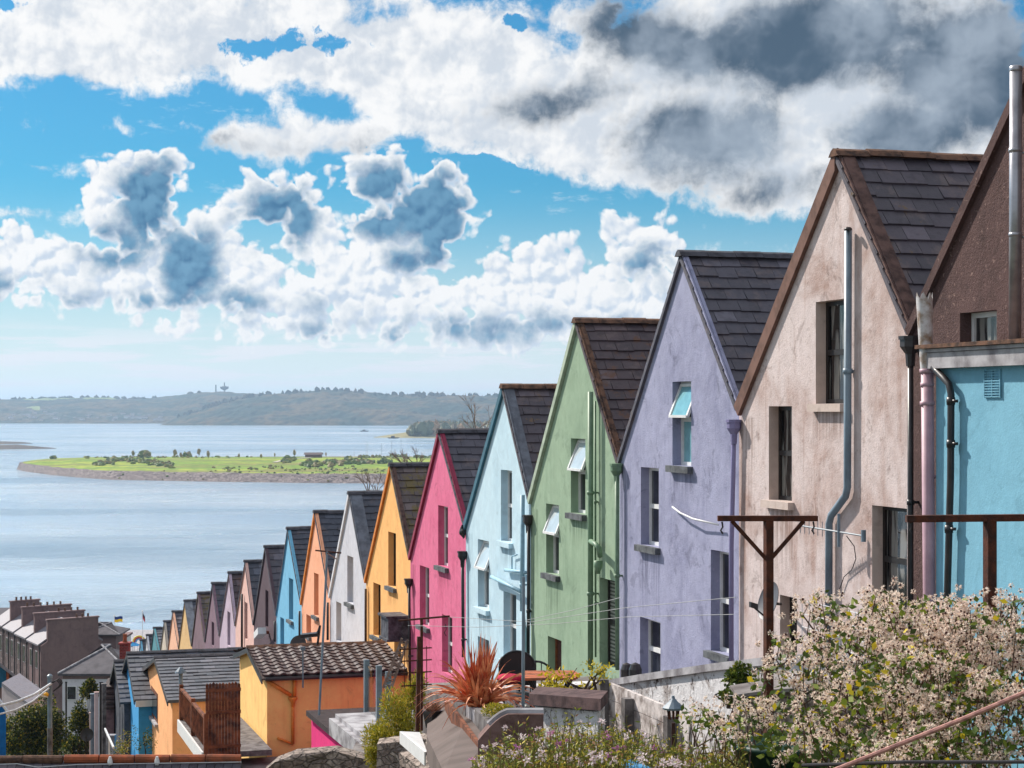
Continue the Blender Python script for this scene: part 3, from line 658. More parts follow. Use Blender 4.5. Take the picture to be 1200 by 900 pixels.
spit('far_point', [(438,2820,2830,1),(460,2800,2900,5),(480,2790,3000,8),(520,2760,3100,12),(600,2720,3200,22),(760,2700,3200,26)], 0, 4, plain('dry_field', (150,138,84), bump=0, c2=(112,108,72), scale=.02))
WOOD = leafmat('far_wood', [(0,(92,98,64)),(.35,(120,112,66)),(.6,(160,124,78)),(.85,(110,98,74))], trans=0)
mb = MB()
for _ in range(260):
    px = rg.uniform(478, 640); k = min(1, (px-476)/16); Y = rg.uniform(2800, 2960); h = rg.uniform(7, 13)*(.55+.45*k); mb.blob(Vector(((px-CX)*Y/F, Y, h*.7+4)), (h*.6,h*.6,h*.75), rg.random(), .3, 7, 5)
obj('point_woodland', mb, WOOD, kind='stuff', label='autumn coloured wood on the low point across the water')
for k, (px, Y, l) in enumerate(((427,3600,9),(461,2740,9))):
    B = MB(); c = Vector(((px-CX)*Y/F, Y, 0)); B.prism([c+Vector((-l,0,1.4)), c+Vector((-l*.7,0,-.3)), c+Vector((l*.7,0,-.3)), c+Vector((l,0,1.6))], (0,3,0)); B.wbox(c.x-l*.4, c.x+l*.2, c.y+.5, c.y+2.5, 1.3, 3.6)
    solo('boat', B, DWIRE, ('tiny dark boat far out on open water','small dark boat off the end of the wooded point')[k], 'boat', c)
# hills
def hill(name, px0, px1, top, Ys, Yr, m, shore=None, fields=None, amp=9, step=1.6, rows=100):
    mb = MB(); n = int((px1-px0)/step)
    for j in range(rows+1):
        s = j/rows
        for i in range(n+1):
            px = px0+(px1-px0)*i/n; h = (HY-interp(top, px))*Yr/F+CAMZ
            f = min(1, s/.86); Y = Ys+(Yr-Ys)*f+(s-.86 if s > .86 else 0)*2500; X = (px-CX)*Y/F
            z = -1+(h-amp*.6)*(math.sin(f*math.pi/2)**.8)*(1-max(0, s-.86)*3)
            w = min(1, s*12)
            v = Vector((X*.02, Y*.012, 1)); z += w*amp*(MN.noise(v*2.6)*.55+MN.noise(v*.45)*1.6*min(1,s*3)*(1-sm(.6,.86,s))+abs(MN.noise(v*1.3))*.9)
            mb.v.append(Vector((X, Y, z)))
    for j in range(rows):
        for i in range(n):
            px = px0+(px1-px0)*i/n; fm = 0
            if fields:
                for (a, b, s0, s1) in fields:
                    if a < px < b and s0+.03*math.sin(px*.1) < j/rows < s1+.03*math.sin(px*.07): fm = 1
            k = j*(n+1)+i; mb.f.append((k, k+1, k+n+2, k+n+1)); mb.m.append(fm)
    return obj(name, mb, [m, FIELD], kind='structure', smooth=True)
FIELD = plain('far_field', (120,138,60), bump=0, c2=(96,112,56), scale=.01)
fo, t = mat('hill_forest', .95, .1)
v = t.vor(t.map(t.pos, (1,.6,1)), .045); c_ = t.mix(t.ss(t.noise(t.pos, .008, 5, .65), .42, .6), lin((38,56,46)), lin((92,78,54)))
c_ = t.mix(t.ss(t.noise(t.pos, .05, 4, .7), .45, .7), c_, lin((34,44,36))); t.put(t.b.inputs['Base Color'], c_)
t.put(t.b.inputs['Normal'], t.bump(t.M('SUBTRACT', 1.0, v), .9, 9))
top1 = [(-200,470),(0,468),(60,466.5),(110,465),(165,467),(200,464),(235,459.5),(262,458.5),(300,461),(380,466),(430,468)]
top2 = [(186,497.5),(196,494),(212,487),(235,479),(262,470),(290,464),(320,461),(345,459.5),(378,456),(400,457.5),(430,458.5),(455,461),(480,461.5),(530,463),(600,464),(700,462),(900,456)]
hill('far_hills', -200, 430, top1, 5650, 6700, fo, fields=[(26,136,.62,.8),(30,45,.3,.36)], amp=6, step=2.2, rows=70)
hill('wooded_hill', 186, 900, top2, 4950, 5700, fo, amp=7, step=2.0, rows=100)
mb = MB()
for _ in range(420):
    px = rg.uniform(200, 640); Y = rg.uniform(5560, 5720); h = rg.choice((6,7,9,14)); zt = (HY-interp(top2, px))*5700/F+CAMZ-12; mb.blob(Vector(((px-CX)*Y/F, Y, zt+h*.35)), (h*.55,h*.55,h*.8), rg.random(), .3, 6, 4)
for _ in range(200):
    px = rg.uniform(-20, 240); Y = rg.uniform(6600, 6750); h = rg.choice((6,8,10,15)); zt = (HY-interp(top1, px))*6700/F+CAMZ-12; mb.blob(Vector(((px-CX)*Y/F, Y, zt+h*.3)), (h*.7,h*.55,h*.7), rg.random(), .3, 6, 4)
obj('ridge_trees', mb, fo, kind='stuff', label='ragged tree line along the tops of the far hills')
for k, (px, y0, y1, w) in enumerate(((253,461,451,6),(263,461,448,5))):
    Y = 6600; a = RY(px, y0, Y); b = RY(px, y1, Y); mb = MB(); mb.tube([a-Vector((0,0,20)), b], w*.4, 6)
    if k: mb.lathe(a+(b-a)*.35, [(4,-3),(15,4),(15,10),(4,12)], 10)
    solo('water_tower' if k else 'radio_mast', mb, DWIRE, ('thin radio mast on the far ridge, left of the pair','taller tower with a round tank on the far ridge')[k], 'tower' if k else 'mast', a)
HW = [plain('far_white', (226,224,220), bump=0), plain('far_cream', (200,186,164), bump=0)]; HR = plain('far_roof', (92,88,94), bump=0)
def far_house(px, py, w, h, m, lab, grp, cat='house'):
    tt = (497-py)/32; Y = 5650+1000*max(0, tt)**1.5+10; c = RY(px, py, Y); t_ = thing('far_house', lab, cat, c, grp)
    b = MB(); b.wbox(c.x-w/2, c.x+w/2, c.y-5, c.y+5, c.z-14, c.z+h); obj('wall', b, m, t_)
    b = MB(); b.prism([Vector((c.x-w/2-.5,c.y-6,c.z+h)), Vector((c.x-w/2-.5,c.y+6,c.z+h)), Vector((c.x-w/2-.5,c.y,c.z+h+3.5))], (w+1,0,0)); obj('roof', b, HR, t_)
for _ in range(70):
    px = rg.uniform(-4, 120) if rg.random() < .75 else rg.uniform(120, 190); py = rg.uniform(480, 493.5) if px < 120 else rg.uniform(486, 494)
    far_house(px, py, rg.uniform(7, 15), rg.uniform(3.5, 6), rg.choice(HW), 'tiny pale house scattered on the slope of the far shore', 'pale houses scattered over the far shore')
far_house(150, 491, 24, 9, HW[0], 'short white block on the far waterfront left of the long sheds', None, 'building')
far_house(163, 491.5, 50, 7, HW[0], 'long white shed on the far waterfront', None, 'building')
far_house(186, 493.5, 34, 4, HW[0], 'low white shed at the right end of the far waterfront', None, 'building')
far_house(96, 485, 18, 7, HW[0], 'bright white villa halfway up the far slope', None)
far_house(106, 486, 22, 6, HW[0], 'wide white villa beside the bright one on the far slope', None)

# haze
hz = bpy.data.materials.new('haze_air'); hz.use_nodes = True; ht = NT(hz.node_tree); hz.node_tree.nodes.remove(hz.node_tree.nodes['Principled BSDF'])
pv = ht.new('ShaderNodeVolumePrincipled'); pv.inputs['Density'].default_value = 9.5e-5; pv.inputs['Color'].default_value = (.52,.72,.96,1); pv.inputs['Anisotropy'].default_value = .35
ht.l.new(pv.outputs[0], ht.n['Material Output'].inputs['Volume'])
mb = MB(); mb.wbox(-15000, 15000, -3500, 15000, -6, 146); obj('haze', mb, hz, kind='stuff', label='thin pale sea haze')

# ------------------------------------------------------------------ yards, sheds and gardens
rg = random.Random(11)
SHG = 'lean outbuildings in the back yards'
def shed(label, v0, pn, pf, ye, ya, wall, roofm, v1=.3, zb=None, roof='slate', ov=.14, group=None, name='shed'):
    """gabled outbuilding, ridge along v; pn/pf: near and far corner pixels of the outer gable, ye: eave y at the near corner, ya: apex y"""
    u0, z0 = uz(pn, ye, v0); u1 = uz(pf, ye, v0)[0]; um = (u0+u1)/2; Ym = UC*0+(um-UC)*D.y+0
    pm = L(um, v0, 0); za = CAMZ-(ya-HY)*pm.y/F; zb = zb if zb is not None else BASE_Z(um)-1.2
    T = thing(name, label, 'shed', L(um, v0, zb), group)
    W = MB(); W.prism([L(u0,v0,zb), L(u1,v0,zb), L(u1,v0,z0), L(um,v0,za), L(u0,v0,z0)], -N*(v0-v1)); obj('wall', W, wall, T)
    r = MB()
    if roof == 'slate':
        slope(r, um, za+.04, u0-ov, z0+.02-ov*.3, v0+ov, v1, .26, .36, int(pn)); slope(r, um, za+.04, u1+ov, z0+.02-ov*.3, v0+ov, v1, .5, .8, int(pn)+1)
    else:      # rolled clay pantiles
        for ue, n_ in ((u0-ov, 9), (u1+ov, 3)):
            zl = z0-.02; rows = n_; cols = int((v0+ov-v1)/.045)
            for k in range(rows):
                f0, f1 = k/rows, (k+1)/rows+.012
                def pt(f, j, up): 
                    v = v1+(v0+ov-v1)*j/cols; ph = (j % 6)/6*2*math.pi; hh = .028*max(-.3, math.cos(ph))
                    return L(um+(ue-um)*f, v, za+.07+(zl-za)*f+hh+up)
                for j in range(cols):
                    r.q(pt(f0,j,0), pt(f0,j+1,0), pt(f1,j+1,.03), pt(f1,j,.03)); r.q(pt(f1,j,.03), pt(f1,j+1,.03), pt(f1,j+1,-.01), pt(f1,j,-.01))
            r.prism([L(um,v0+ov-.01,za+.0), L(ue,v0+ov-.01,zl-.04), L(ue,v0+ov-.01,zl+.0), L(um,v0+ov-.01,za+.05)], -N*(v0+ov-v1-.02))
    ro = obj('roof', r, roofm, T); obj('ridge_tiles', ridge_mb(um, za+.08, v0+ov+.02, v1, .11, .07, seed=3), MOSSY if roof != 'slate' else RIDGEG, ro)
    b = MB()
    for ue in (u0-ov, u1+ov): b.prism([L(um,v0+ov+.015,za+.06), L(ue,v0+ov+.015,z0-.03), L(ue,v0+ov+.015,z0-.15), L(um,v0+ov+.015,za-.06)], -N*.03)
    obj('barge_board', b, BLACKP, ro)
    return T, u0, u1, um, z0, za
orw = stucco('orange_shed_paint', (252,202,128), (222,164,98), .5, .8, .55, .15, 31); PT = slate('pantiles', (64,50,50), (78,60,58), .3, (96,76,64), seed=9)
T, u0, u1, um, z0, za = shed('orange rendered outbuilding with a dark pantile roof', 3.33, 313, 281, 793, 762, orw, PT, v1=-.02, roof='pantile')
OSH = T
_m = MB(); pu = u0-.06; a = RU(312,797,pu); _m.tube([a, RU(341,815,pu)], .045, 8); _m.tube([RU(345,795,pu), RU(345,816,pu)], .045, 8); _m.lathe(RU(343,822,pu), [(.04,-.12),(.05,-.02),(.11,.06),(.11,.1)], 8); _m.tube([RU(343,822,pu), RU(343,872,pu)], .04, 8); _m.tube([RU(325,865,pu), RU(343,872,pu)], .03, 8)
obj('drain_pipe', _m, plain('orange_pipe', (230,140,56), .5, .4), T, smooth=True)
_m = MB(); g0 = L(u0-.2, 3.4, z0-.03); g1 = L(u0-.2, .0, z0-.03); _m.tube([g0, g1], .05, 8); obj('gutter', _m, BLACKP, T)
pshed = stucco('peach_shed_paint', (246,180,128), (216,146,98), .5, .8, .5, .15, 32)
T, u0, u1, um, z0, za = shed('peach rendered outbuilding with one small window and a slate roof', 4.6, 202, 173, 820, 773, pshed, SL['shed'], v1=.0)
wz0 = RV(181,842,4.6).z; wz1 = RV(181,808,4.6).z; wa, wb = uz(185,820,4.6)[0], uz(177.5,820,4.6)[0]
_m = MB(); _m.lbox(wa-.02, wb+.02, 4.601, 4.61, wz0, wz1); wo = obj('window', _m, WOODB, T); _m = MB(); _m.lbox(wa+.1, wb-.1, 4.612, 4.62, wz0+.1, wz1-.1); obj('pane', _m, GLASS, wo); _m = MB(); _m.lbox(wa-.1, wb+.1, 4.602, 4.7, wz0-.09, wz0-.01); obj('sill', _m, CONCP, wo)
bshed = stucco('blue_shed_paint', (64,150,204), (54,134,184), .3, .8, .2, .15, 33)
T, u0, u1, um, z0, za = shed('sky blue outbuilding beside the peach one', 5.0, 162.5, 146, 819, 768, bshed, SL['shed'], v1=.0)
_m = MB(); _m.lbox(u0-.16, u0-.02, .0, 5.1, z0-.22, z0-.03); obj('fascia', _m, PVC, T)
T, u0, u1, um, z0, za = shed('dark grey outbuilding with a slate roof, left of the sky blue one', 5.2, 145.5, 133, 822, 777, plain('dark_grey_render', (84,88,98), .9, .2, c2=(66,70,78)), SL['shed'], v1=.0)
# red brick chimney
C_ = thing('brick_chimney', 'short red brick chimney with one clay pot behind the sky blue gable', 'chimney', RY(146,778,68)); c = RY(146.5, 765, 68)
_m = MB(); _m.wbox(c.x-.16, c.x+.16, c.y-.2, c.y+.2, c.z-2.2, c.z+.32); obj('stack', _m, brickmat('red_brick',(150,58,56),(120,44,46)), C_)
_m = MB(); _m.wbox(c.x-.3, c.x+.3, c.y-.3, c.y+.3, c.z-.46, c.z-.34); _m.wbox(c.x-.2, c.x+.2, c.y-.24, c.y+.24, c.z+.321, c.z+.38); obj('cap', _m, plain('red_clay',(150,56,52)), C_)
_m = MB(); _m.lathe((c.x, c.y, c.z+.38), [(.09,0),(.07,.1),(.07,.28),(.09,.3)], 10); obj('chimney_pot', _m, TERRA, C_)
# pink flat roofed shed
u0 = uz(407, 865, 2.6)[0]; u1 = u0+4.0; zt = RV(407, 867, 2.6).z
T = thing('flat_roofed_shed', 'low bright pink shed with a dark felt roof in front of the orange outbuilding', 'shed', L(u0, 2.6, 32))
_m = MB(); _m.lbox(u0, min(u1, 22.75), .0, 2.6, 31.5, zt-.12); obj('wall', _m, stucco('pink_shed_paint',(216,50,120),(190,40,104),.3,1,.2,.15,34), T)
_m = MB(); _m.lbox(u0-.12, min(u1, 22.76), .0, 2.72, zt-.119, zt); obj('roof', _m, plain('roof_felt',(62,54,56),.9,.2,c2=(44,38,40),bump=.4), T)
# brown timber deck with board panel
dz = 34.25; un = 21.7
T = thing('timber_deck', 'brown stained timber deck with tall board panel and low railing', 'deck', L(un, 4.5, 33))
pa = RU(241, 803, un); pb = RU(282, 803, un); _m = MB(); w_ = (pb-pa); n = 11
for k in range(n):
    a = pa+w_*((k+.02)/n); b = pa+w_*((k+.93)/n); h = rg.uniform(-.02,.03)
    for q in (a, b): q.z = 0
    _m.prism([a+Vector((0,0,dz-.1)), b+Vector((0,0,dz-.1)), b+Vector((0,0,pa.z+h)), (a+b)/2+Vector((0,0,pa.z+h+.04)), a+Vector((0,0,pa.z+h))], D*.03)
for zz in (pa.z-.12, pa.z-.62, dz+.12):
    a = pa.copy(); b = pb.copy(); a.z = b.z = zz; _m.beam(a-D*.03, b-D*.03, .05, .07)
obj('board_panel', _m, WOODB, T)
_m = MB(); r0 = L(un, 4.9, 35.02); r1 = L(26.4, 4.9, 35.02); _m.beam(r0, r1, .08, .05); _m.beam(r0-Vector((0,0,.62)), r1-Vector((0,0,.62)), .05, .06)
for k in range(30): p = r0+(r1-r0)*(k/29); _m.beam(p-Vector((0,0,.64)), p-Vector((0,0,.02)), .09, .025)
for k in (0, .5, 1): p = r0+(r1-r0)*k; _m.beam(p-Vector((0,0,.9)), p+Vector((0,0,.1)), .1, .1)
obj('railing', _m, WOODB, T)
_m = MB(); _m.lbox(un, 26.4, 3.4, 4.95, dz-.15, dz-.02); obj('deck_floor', _m, WOODG, T)
_m = MB(); _m.lbox(un, 26.4, 4.955, 5.0, dz-.3, dz+.0); obj('white_trim', _m, PVC, T)
_m = MB(); p = L(26.5, 4.9, 35.1); _m.tube([p-Vector((0,0,.2)), p+Vector((0,0,.3))], .05, 8); _m.lathe(p+Vector((0,0,.3)), [(.15,0),(.13,.04),(.04,.14)], 10); obj('post_lantern', _m, GREYP, T)
_m = MB(); _m.lbox(14, 22.7, .6, 5.2, 32.5, 33.88); tag(obj('yard_paving', _m, CONC), kind='structure')
# aerial masts in front of the orange outbuilding
T = thing('aerial_mast', 'tall thin grey mast with a small crossbar rising past the orange outbuilding', 'mast', RY(374, 832, 40)); _m = MB(); _m.tube([RY(374,838,40), RY(379,740,40), RY(383.5,646,40)], .026, 7); obj('pole', _m, GREYP, T)
_m = MB(); _m.tube([RY(369.5,645,40), RY(400,648,40)], .018, 6); _m.tube([RY(383,648,40), RY(394,655,39.6)], .012, 5); obj('crossbar', _m, RUST, T)
T = thing('flood_light', 'dark lamp bracket standing on the ridge of the orange outbuilding', 'bracket', RY(372,745,43)); _m = MB(); _m.prism([RY(352,744,43), RY(372,742,43), RY(374,746,43), RY(352,748,43)], (0,.3,0)); obj('lamp_body', _m, BLACKP, T); _m = MB(); _m.tube([RY(370,745,43.1), RY(375,733,43.1), RY(372,756,43.1)], .03, 5); obj('bracket_arm', _m, BLACKP, T)
solo('vent_post', (lambda m: (m.tube([RY(355,759,41), RY(355,806,41)], .02, 6), m.beam(RY(355,762,41), RY(355,758,41), .1, .05), m)[-1])(MB()), GREYPAINT, 'short thin grey post hooked over the eave of the orange outbuilding', 'post', RY(355,800,41))
T = thing('security_lamp', 'small white lamp bracketed to the dark brown gable', 'lamp', RV(304,741,.3)); _m = MB(); _m.beam(RV(302,745,.35), RV(307,739,.35), .28, .22); obj('lamp_head', _m, PVC, T); _m = MB(); _m.tube([RV(307,741,.3), RV(314,741,.02)], .06, 6); obj('bracket', _m, TERRA, T)

# pale deck with glass balustrade
T = thing('glass_balustrade_deck', 'pale raised deck with grey posts and clear glass panels', 'deck', L(12, 3.3, 35))
_m = MB(); _m.lbox(11.3, 14.9, 1.4, 3.3, 35.95, 36.1); _m.lbox(11.3, 14.9, 3.302, 3.42, 35.7, 36.02); obj('deck_floor', _m, CONCP, T)
_m = MB(); _m.lbox(11.5, 14.7, 1.5, 3.1, 33, 35.94); obj('stone_pier', _m, stone('pier_stone',(120,106,100),(150,136,126)), T)
posts = [(429.5,773,839,37.2),(444,780,846,35.4),(455,787,842,35.9)]
for px, a, b, Y in posts: _m = MB(); _m.beam(RY(px,b+2,Y), RY(px,a,Y), .1, .1, D); obj('post', _m, GREYPAINT, T)
for (p1_, p2_) in ((posts[0], posts[1]), (posts[1], posts[2])):
    _m = MB(); A_ = RY(p1_[0], p1_[1]+6, p1_[3]); B_ = RY(p2_[0], p2_[1]+6, p2_[3]); _m.prism([A_, B_, B_-Vector((0,0,.9)), A_-Vector((0,0,.9))], N*.012); obj('glass_panel', _m, GCLEAR, T)
# rusty clothes posts
def clothes_post(label, px, Y, ytop, ybot, x0, x1, yb0, yb1, brace=True, w=.05):
    T = thing('clothes_post', label, 'clothes post', RY(px, ybot, Y), 'rusty clothes line posts')
    m = MB(); m.beam(RY(px,ybot,Y), RY(px,ytop,Y), w, w, D); obj('post', m, RUST, T)
    m = MB(); m.beam(RY(x0,yb0,Y), RY(x1,yb1,Y), w, w*.7); obj('crossbar', m, RUST, T)
    if brace:
        h = (x1-x0)*.42
        for x in (x0+ (px-x0)*.28, x1-(x1-px)*.28): m = MB(); m.beam(RY(x,yb0+3,Y), RY(px,ytop+h,Y), w*.35, w*.5); obj('brace', m, RUST, T)
    for x in (x0+5, x1-5):
        m = MB(); m.tube([RY(x,yb0+4,Y), RY(x+1,yb0+10,Y), RY(x-1.5,yb0+14,Y), RY(x+1,yb0+18,Y)], .006, 5); obj('line_hook', m, DWIRE, T)
    return T
clothes_post('rusty T shaped clothes post in front of the beige house', 900.5, 12, 609, 860, 841, 958, 607.5, 607.5)
clothes_post('rusty clothes post with a wide bar across the turquoise wall', 1160, 10.5, 608, 800, 1062, 1262, 608, 606, False, .055)
clothes_post('thin rusty clothes post in front of the pink house', 494, 27, 726, 856, 467, 527, 727.5, 722, False, .035)
T = thing('wire_trellis', 'rusted wire plant support beside the thin rusty clothes post', 'trellis', RY(485,850,26.5)); m = MB(); m.beam(RY(489,858,26.5), RY(491,746,26.5), .05, .05, D); obj('stake', m, RUST, T)
m = MB()
for y_ in (760,774,788,803): m.tube([RY(470,y_+1,26.5), RY(506,y_-1,26.5)], .01, 5)
for x_ in (474,481,500): m.tube([RY(x_,757,26.5), RY(x_,806,26.5)], .006, 5)
obj('wires', m, RUST, T)
T = thing('lattice_ladder', 'short pale lattice ladder leaning below the black box of the orange house', 'ladder', RY(452,805,33)); a0, a1, b0, b1 = RY(449,806,33), RY(471,748,33), RY(459,806,33), RY(478,750,33); m = MB(); m.beam(a0, a1, .04, .04); m.beam(b0, b1, .04, .04)
for k in range(9):
    f = k/9; m.beam(a0+(a1-a0)*f, b0+(b1-b0)*(f+.09), .02, .02); m.beam(b0+(b1-b0)*f, a0+(a1-a0)*(f+.09), .02, .02)
obj('rails', m, plain('lichened_wood', (150,128,118), c2=(100,82,78)), T)
solo('metal_pole', (lambda m: (m.tube([RY(613,836,22), RY(613.5,676,22)], .02, 8), m)[-1])(MB()), GREYP, 'slim pale grey metal pole standing before the pale blue house', 'pole', RY(613,836,22))
for k, (pts, lab) in enumerate((([(527,723,27),(622,729,24),(735,712,21),(862,700,19)], 'upper clothes line strung past the green house'), ([(478,733,27),(560,735,25.5),(650,731,23.5),(735,723,21.8),(860,720,19.5)], 'lower clothes line strung past the pale blue house'), ([(616,727,24),(672,715,22),(728,700,20.5)], 'short slack line between the pale blue and green houses'))):
    solo('clothes_line', (lambda m: (m.tube([RY(*p) for p in pts], .0035, 5), m)[-1])(MB()), plain('clothes_wire_%d' % k, (170,172,174), bump=0), lab, 'line', RY(*pts[0]))

# white stained garden wall and board fence
mW, t = mat('stained_white_wall', .95, .2)
n1_ = t.noise(t.pos, 2.2, 6, .7, .6); n2_ = t.noise(t.pos, 9, 5, .75, .5)
c_ = t.mix(t.ss(n1_, .48, .62), lin((216,214,216)), lin((160,152,150))); c_ = t.mix(t.M('MULTIPLY', t.ss(n2_, .56, .6), t.ss(n1_, .42, .52)), c_, lin((62,48,44)))
t.put(t.b.inputs['Base Color'], c_); t.put(t.b.inputs['Normal'], t.bump(t.M('ADD', n1_, n2_), .7, .04))
def wall_run(T, name, m, v, th, pts, zb, cap=None, ch=.09, co_=.05):
    """wall along u: pts = [(px, py)] of its top, plane v"""
    W = MB(); Cc = MB()
    q = [uz(x, y, v) for x, y in pts]
    for (ua_, za_), (ub2, zb2) in zip(q, q[1:]):
        W.prism([L(ua_,v,zb), L(ub2,v,zb), L(ub2,v,zb2-ch), L(ua_,v,za_-ch)], -N*th)
        Cc.prism([L(ua_,v+co_,za_-ch+.001), L(ub2,v+co_,zb2-ch+.001), L(ub2,v+co_,zb2), L(ua_,v+co_,za_)], -N*(th+2*co_))
    obj(name, W, m, T); obj('coping', Cc, cap or CONCP, T)
T = thing('garden_wall', 'long stained white garden wall with a pale coping below the lavender house', 'wall', RV(800,830,1.8))
wall_run(T, 'wall_face', mW, 1.8, .24, [(694,800),(760,789),(840,777),(925,767),(1045,766)], 36.0)
u_, z_ = uz(694,800,1.8); m = MB(); m.lbox(u_, u_+.3, 1.4, 3.3, 36, z_-.02); obj('end_pillar', m, mW, T)
T = thing('board_fence', 'low fence of weathered pale horizontal boards between two posts', 'fence', RV(750,850,3.25))
ua_, zz_ = uz(712,800,3.25); ub_ = uz(806,860,3.25)[0]
for k in range(5): m = MB(); m.lbox(ub_, ua_, 3.2, 3.24, zz_-.19*(k+1)+.008, zz_-.19*k); obj('board', m, plain('pale_board_%d' % k, (216-4*k,208-4*k,206-4*k), .9, .2, c2=(128,116,112), scale=7, bump=.4), T)
for px_ in (711, 740, 790): uu = uz(px_,830,3.25)[0]; m = MB(); m.lbox(uu-.06, uu+.06, 3.245, 3.35, 36.6, zz_+.0+(-.06 if px_ > 720 else .04)); obj('post', m, WOODG, T)
# wire fence behind the coping
T = thing('wire_fence', 'thin wire mesh fence on top of the wall below the beige house', 'fence', RV(1000,766,1.7)); m = MB()
ua_, ub_ = uz(938,770,1.7)[0], uz(1050,770,1.7)[0]
for k in range(13): u_ = ua_+(ub_-ua_)*k/12; zt_ = RV(990,766,1.7).z; m.tube([L(u_,1.68,zt_-.1), L(u_,1.68,zt_+.45)], .004, 4)
for k in range(4): m.tube([L(ua_,1.68,zt_+.02+k*.14), L(ub_,1.68,zt_+.02+k*.14)], .004, 4)
obj('mesh', m, WIRE, T)
# lower retaining walls on the right
STW = stone('garden_stone', (142,126,118), (176,162,152), 5)
T = thing('stone_retaining_wall', 'dark stone retaining wall behind the fluffy climber', 'wall', RY(960,850,15)); m = MB(); m.prism([RY(866,818,15), RY(905,812,15), RY(1010,806,15), RY(1110,806,15), RY(1110,960,15), RY(866,960,15)], (0,.4,0)); obj('wall_face', m, STW, T)
m = MB(); m.prism([RY(864,814,14.95), RY(905,808,14.95), RY(1010,802,14.95), RY(1110,802,14.95), RY(1110,806,14.95), RY(1010,806,14.95), RY(905,812,14.95), RY(864,818,14.95)], (0,.5,0)); obj('coping', m, CONC, T)
T = thing('stone_retaining_wall', 'rough rubble wall at the bottom beside the white trough', 'wall', RY(460,885,27)); m = MB(); m.prism([RY(442,872,27.5), RY(500,866,27), RY(560,858,24), RY(560,960,24), RY(440,960,27.5)], (0,.5,.0)); obj('wall_face', m, STW, T)
solo('stone_wall', (lambda m: (m.prism([RY(308,905,30), RY(322,893,30), RY(345,884,30.2), RY(392,880,30.4), RY(428,890,30.4), RY(440,905,30.4), RY(440,960,30.4), RY(308,960,30)], (0,.5,0)), m)[-1])(MB()), STW, 'low round topped rubble wall at the bottom left of the white trough', 'wall', RY(360,900,30))
solo('concrete_step', (lambda m: (m.prism([RY(412,880,33), RY(470,896,31), RY(470,930,31), RY(400,930,33)], (0,1.5,0)), m)[-1])(MB()), CONC, 'grey concrete step at the bottom below the pale deck', 'step', RY(430,890,32))
T = thing('white_trough', 'white box trough with small leaves at the bottom beside the yellow shrub', 'planter', RY(485,870,25)); m = MB(); m.prism([RY(470,857,25.6), RY(499,881,24), RY(499,897,24), RY(470,871,25.6)], N*.02); m.prism([RY(470,857,25.7), RY(492,858,26), RY(500,880,24.1), RY(499,882,24)], (0,0,-.05)); obj('box', m, PVC, T)
# black pot
T = thing('plant_pot', 'square black pot with dry heather on the wall by the walkway', 'pot', RY(507,852,25)); m = MB(); c = RY(507,853,25); m.lathe(c, [(.09,0),(.13,.2),(.145,.2),(.145,.23),(.12,.23)], 4); obj('pot', m, BLACKP, T); m = MB()
for _ in range(160): d = Vector((rg.gauss(0,.6),rg.gauss(0,.6),1)); m.leaf(c+Vector((rg.uniform(-.08,.08),rg.uniform(-.08,.08),.22)), d, .012, rg.uniform(.08,.18), rg)
obj('heather', m, leafmat('dry_heather', [(0,(150,108,90)),(.5,(110,84,64))]), T)
# walkway
m = MB(); m.prism([RY(502,822,27), RY(548,838,23), RY(600,905,16), RY(520,905,17), RY(500,862,24)], (0,0,-.3)); obj('walkway', m, plain('path_concrete', (108,96,92), .95, .2, c2=(92,82,78), scale=1.6, bump=.15), kind='structure')
T = thing('planter_box', 'row of grey timber planter boxes under the red leaved plant', 'planter', RY(555,850,21))
for k, (x0_, y0_, Y0, x1_, y1_, Y1) in enumerate(((531,806,24.5,545,820,23),(546,822,22.8,558,836,21.6),(556,830,21.6,574,850,20))):
    m = MB(); a = RY(x0_,y0_,Y0); b = RY(x1_,y1_,Y1); m.prism([a, b, b-Vector((0,0,.5)), a-Vector((0,0,.5))], Vector((.42,.1,0))); obj('box', m, WOODG if k != 1 else CONCP, T)
m = MB(); a = RY(521,818,25); b = RY(566,880,18); m.prism([a, b, b-Vector((0,0,.28)), a-Vector((0,0,.28))], (.04,0,0)); obj('edge_board', m, WOODB, T)
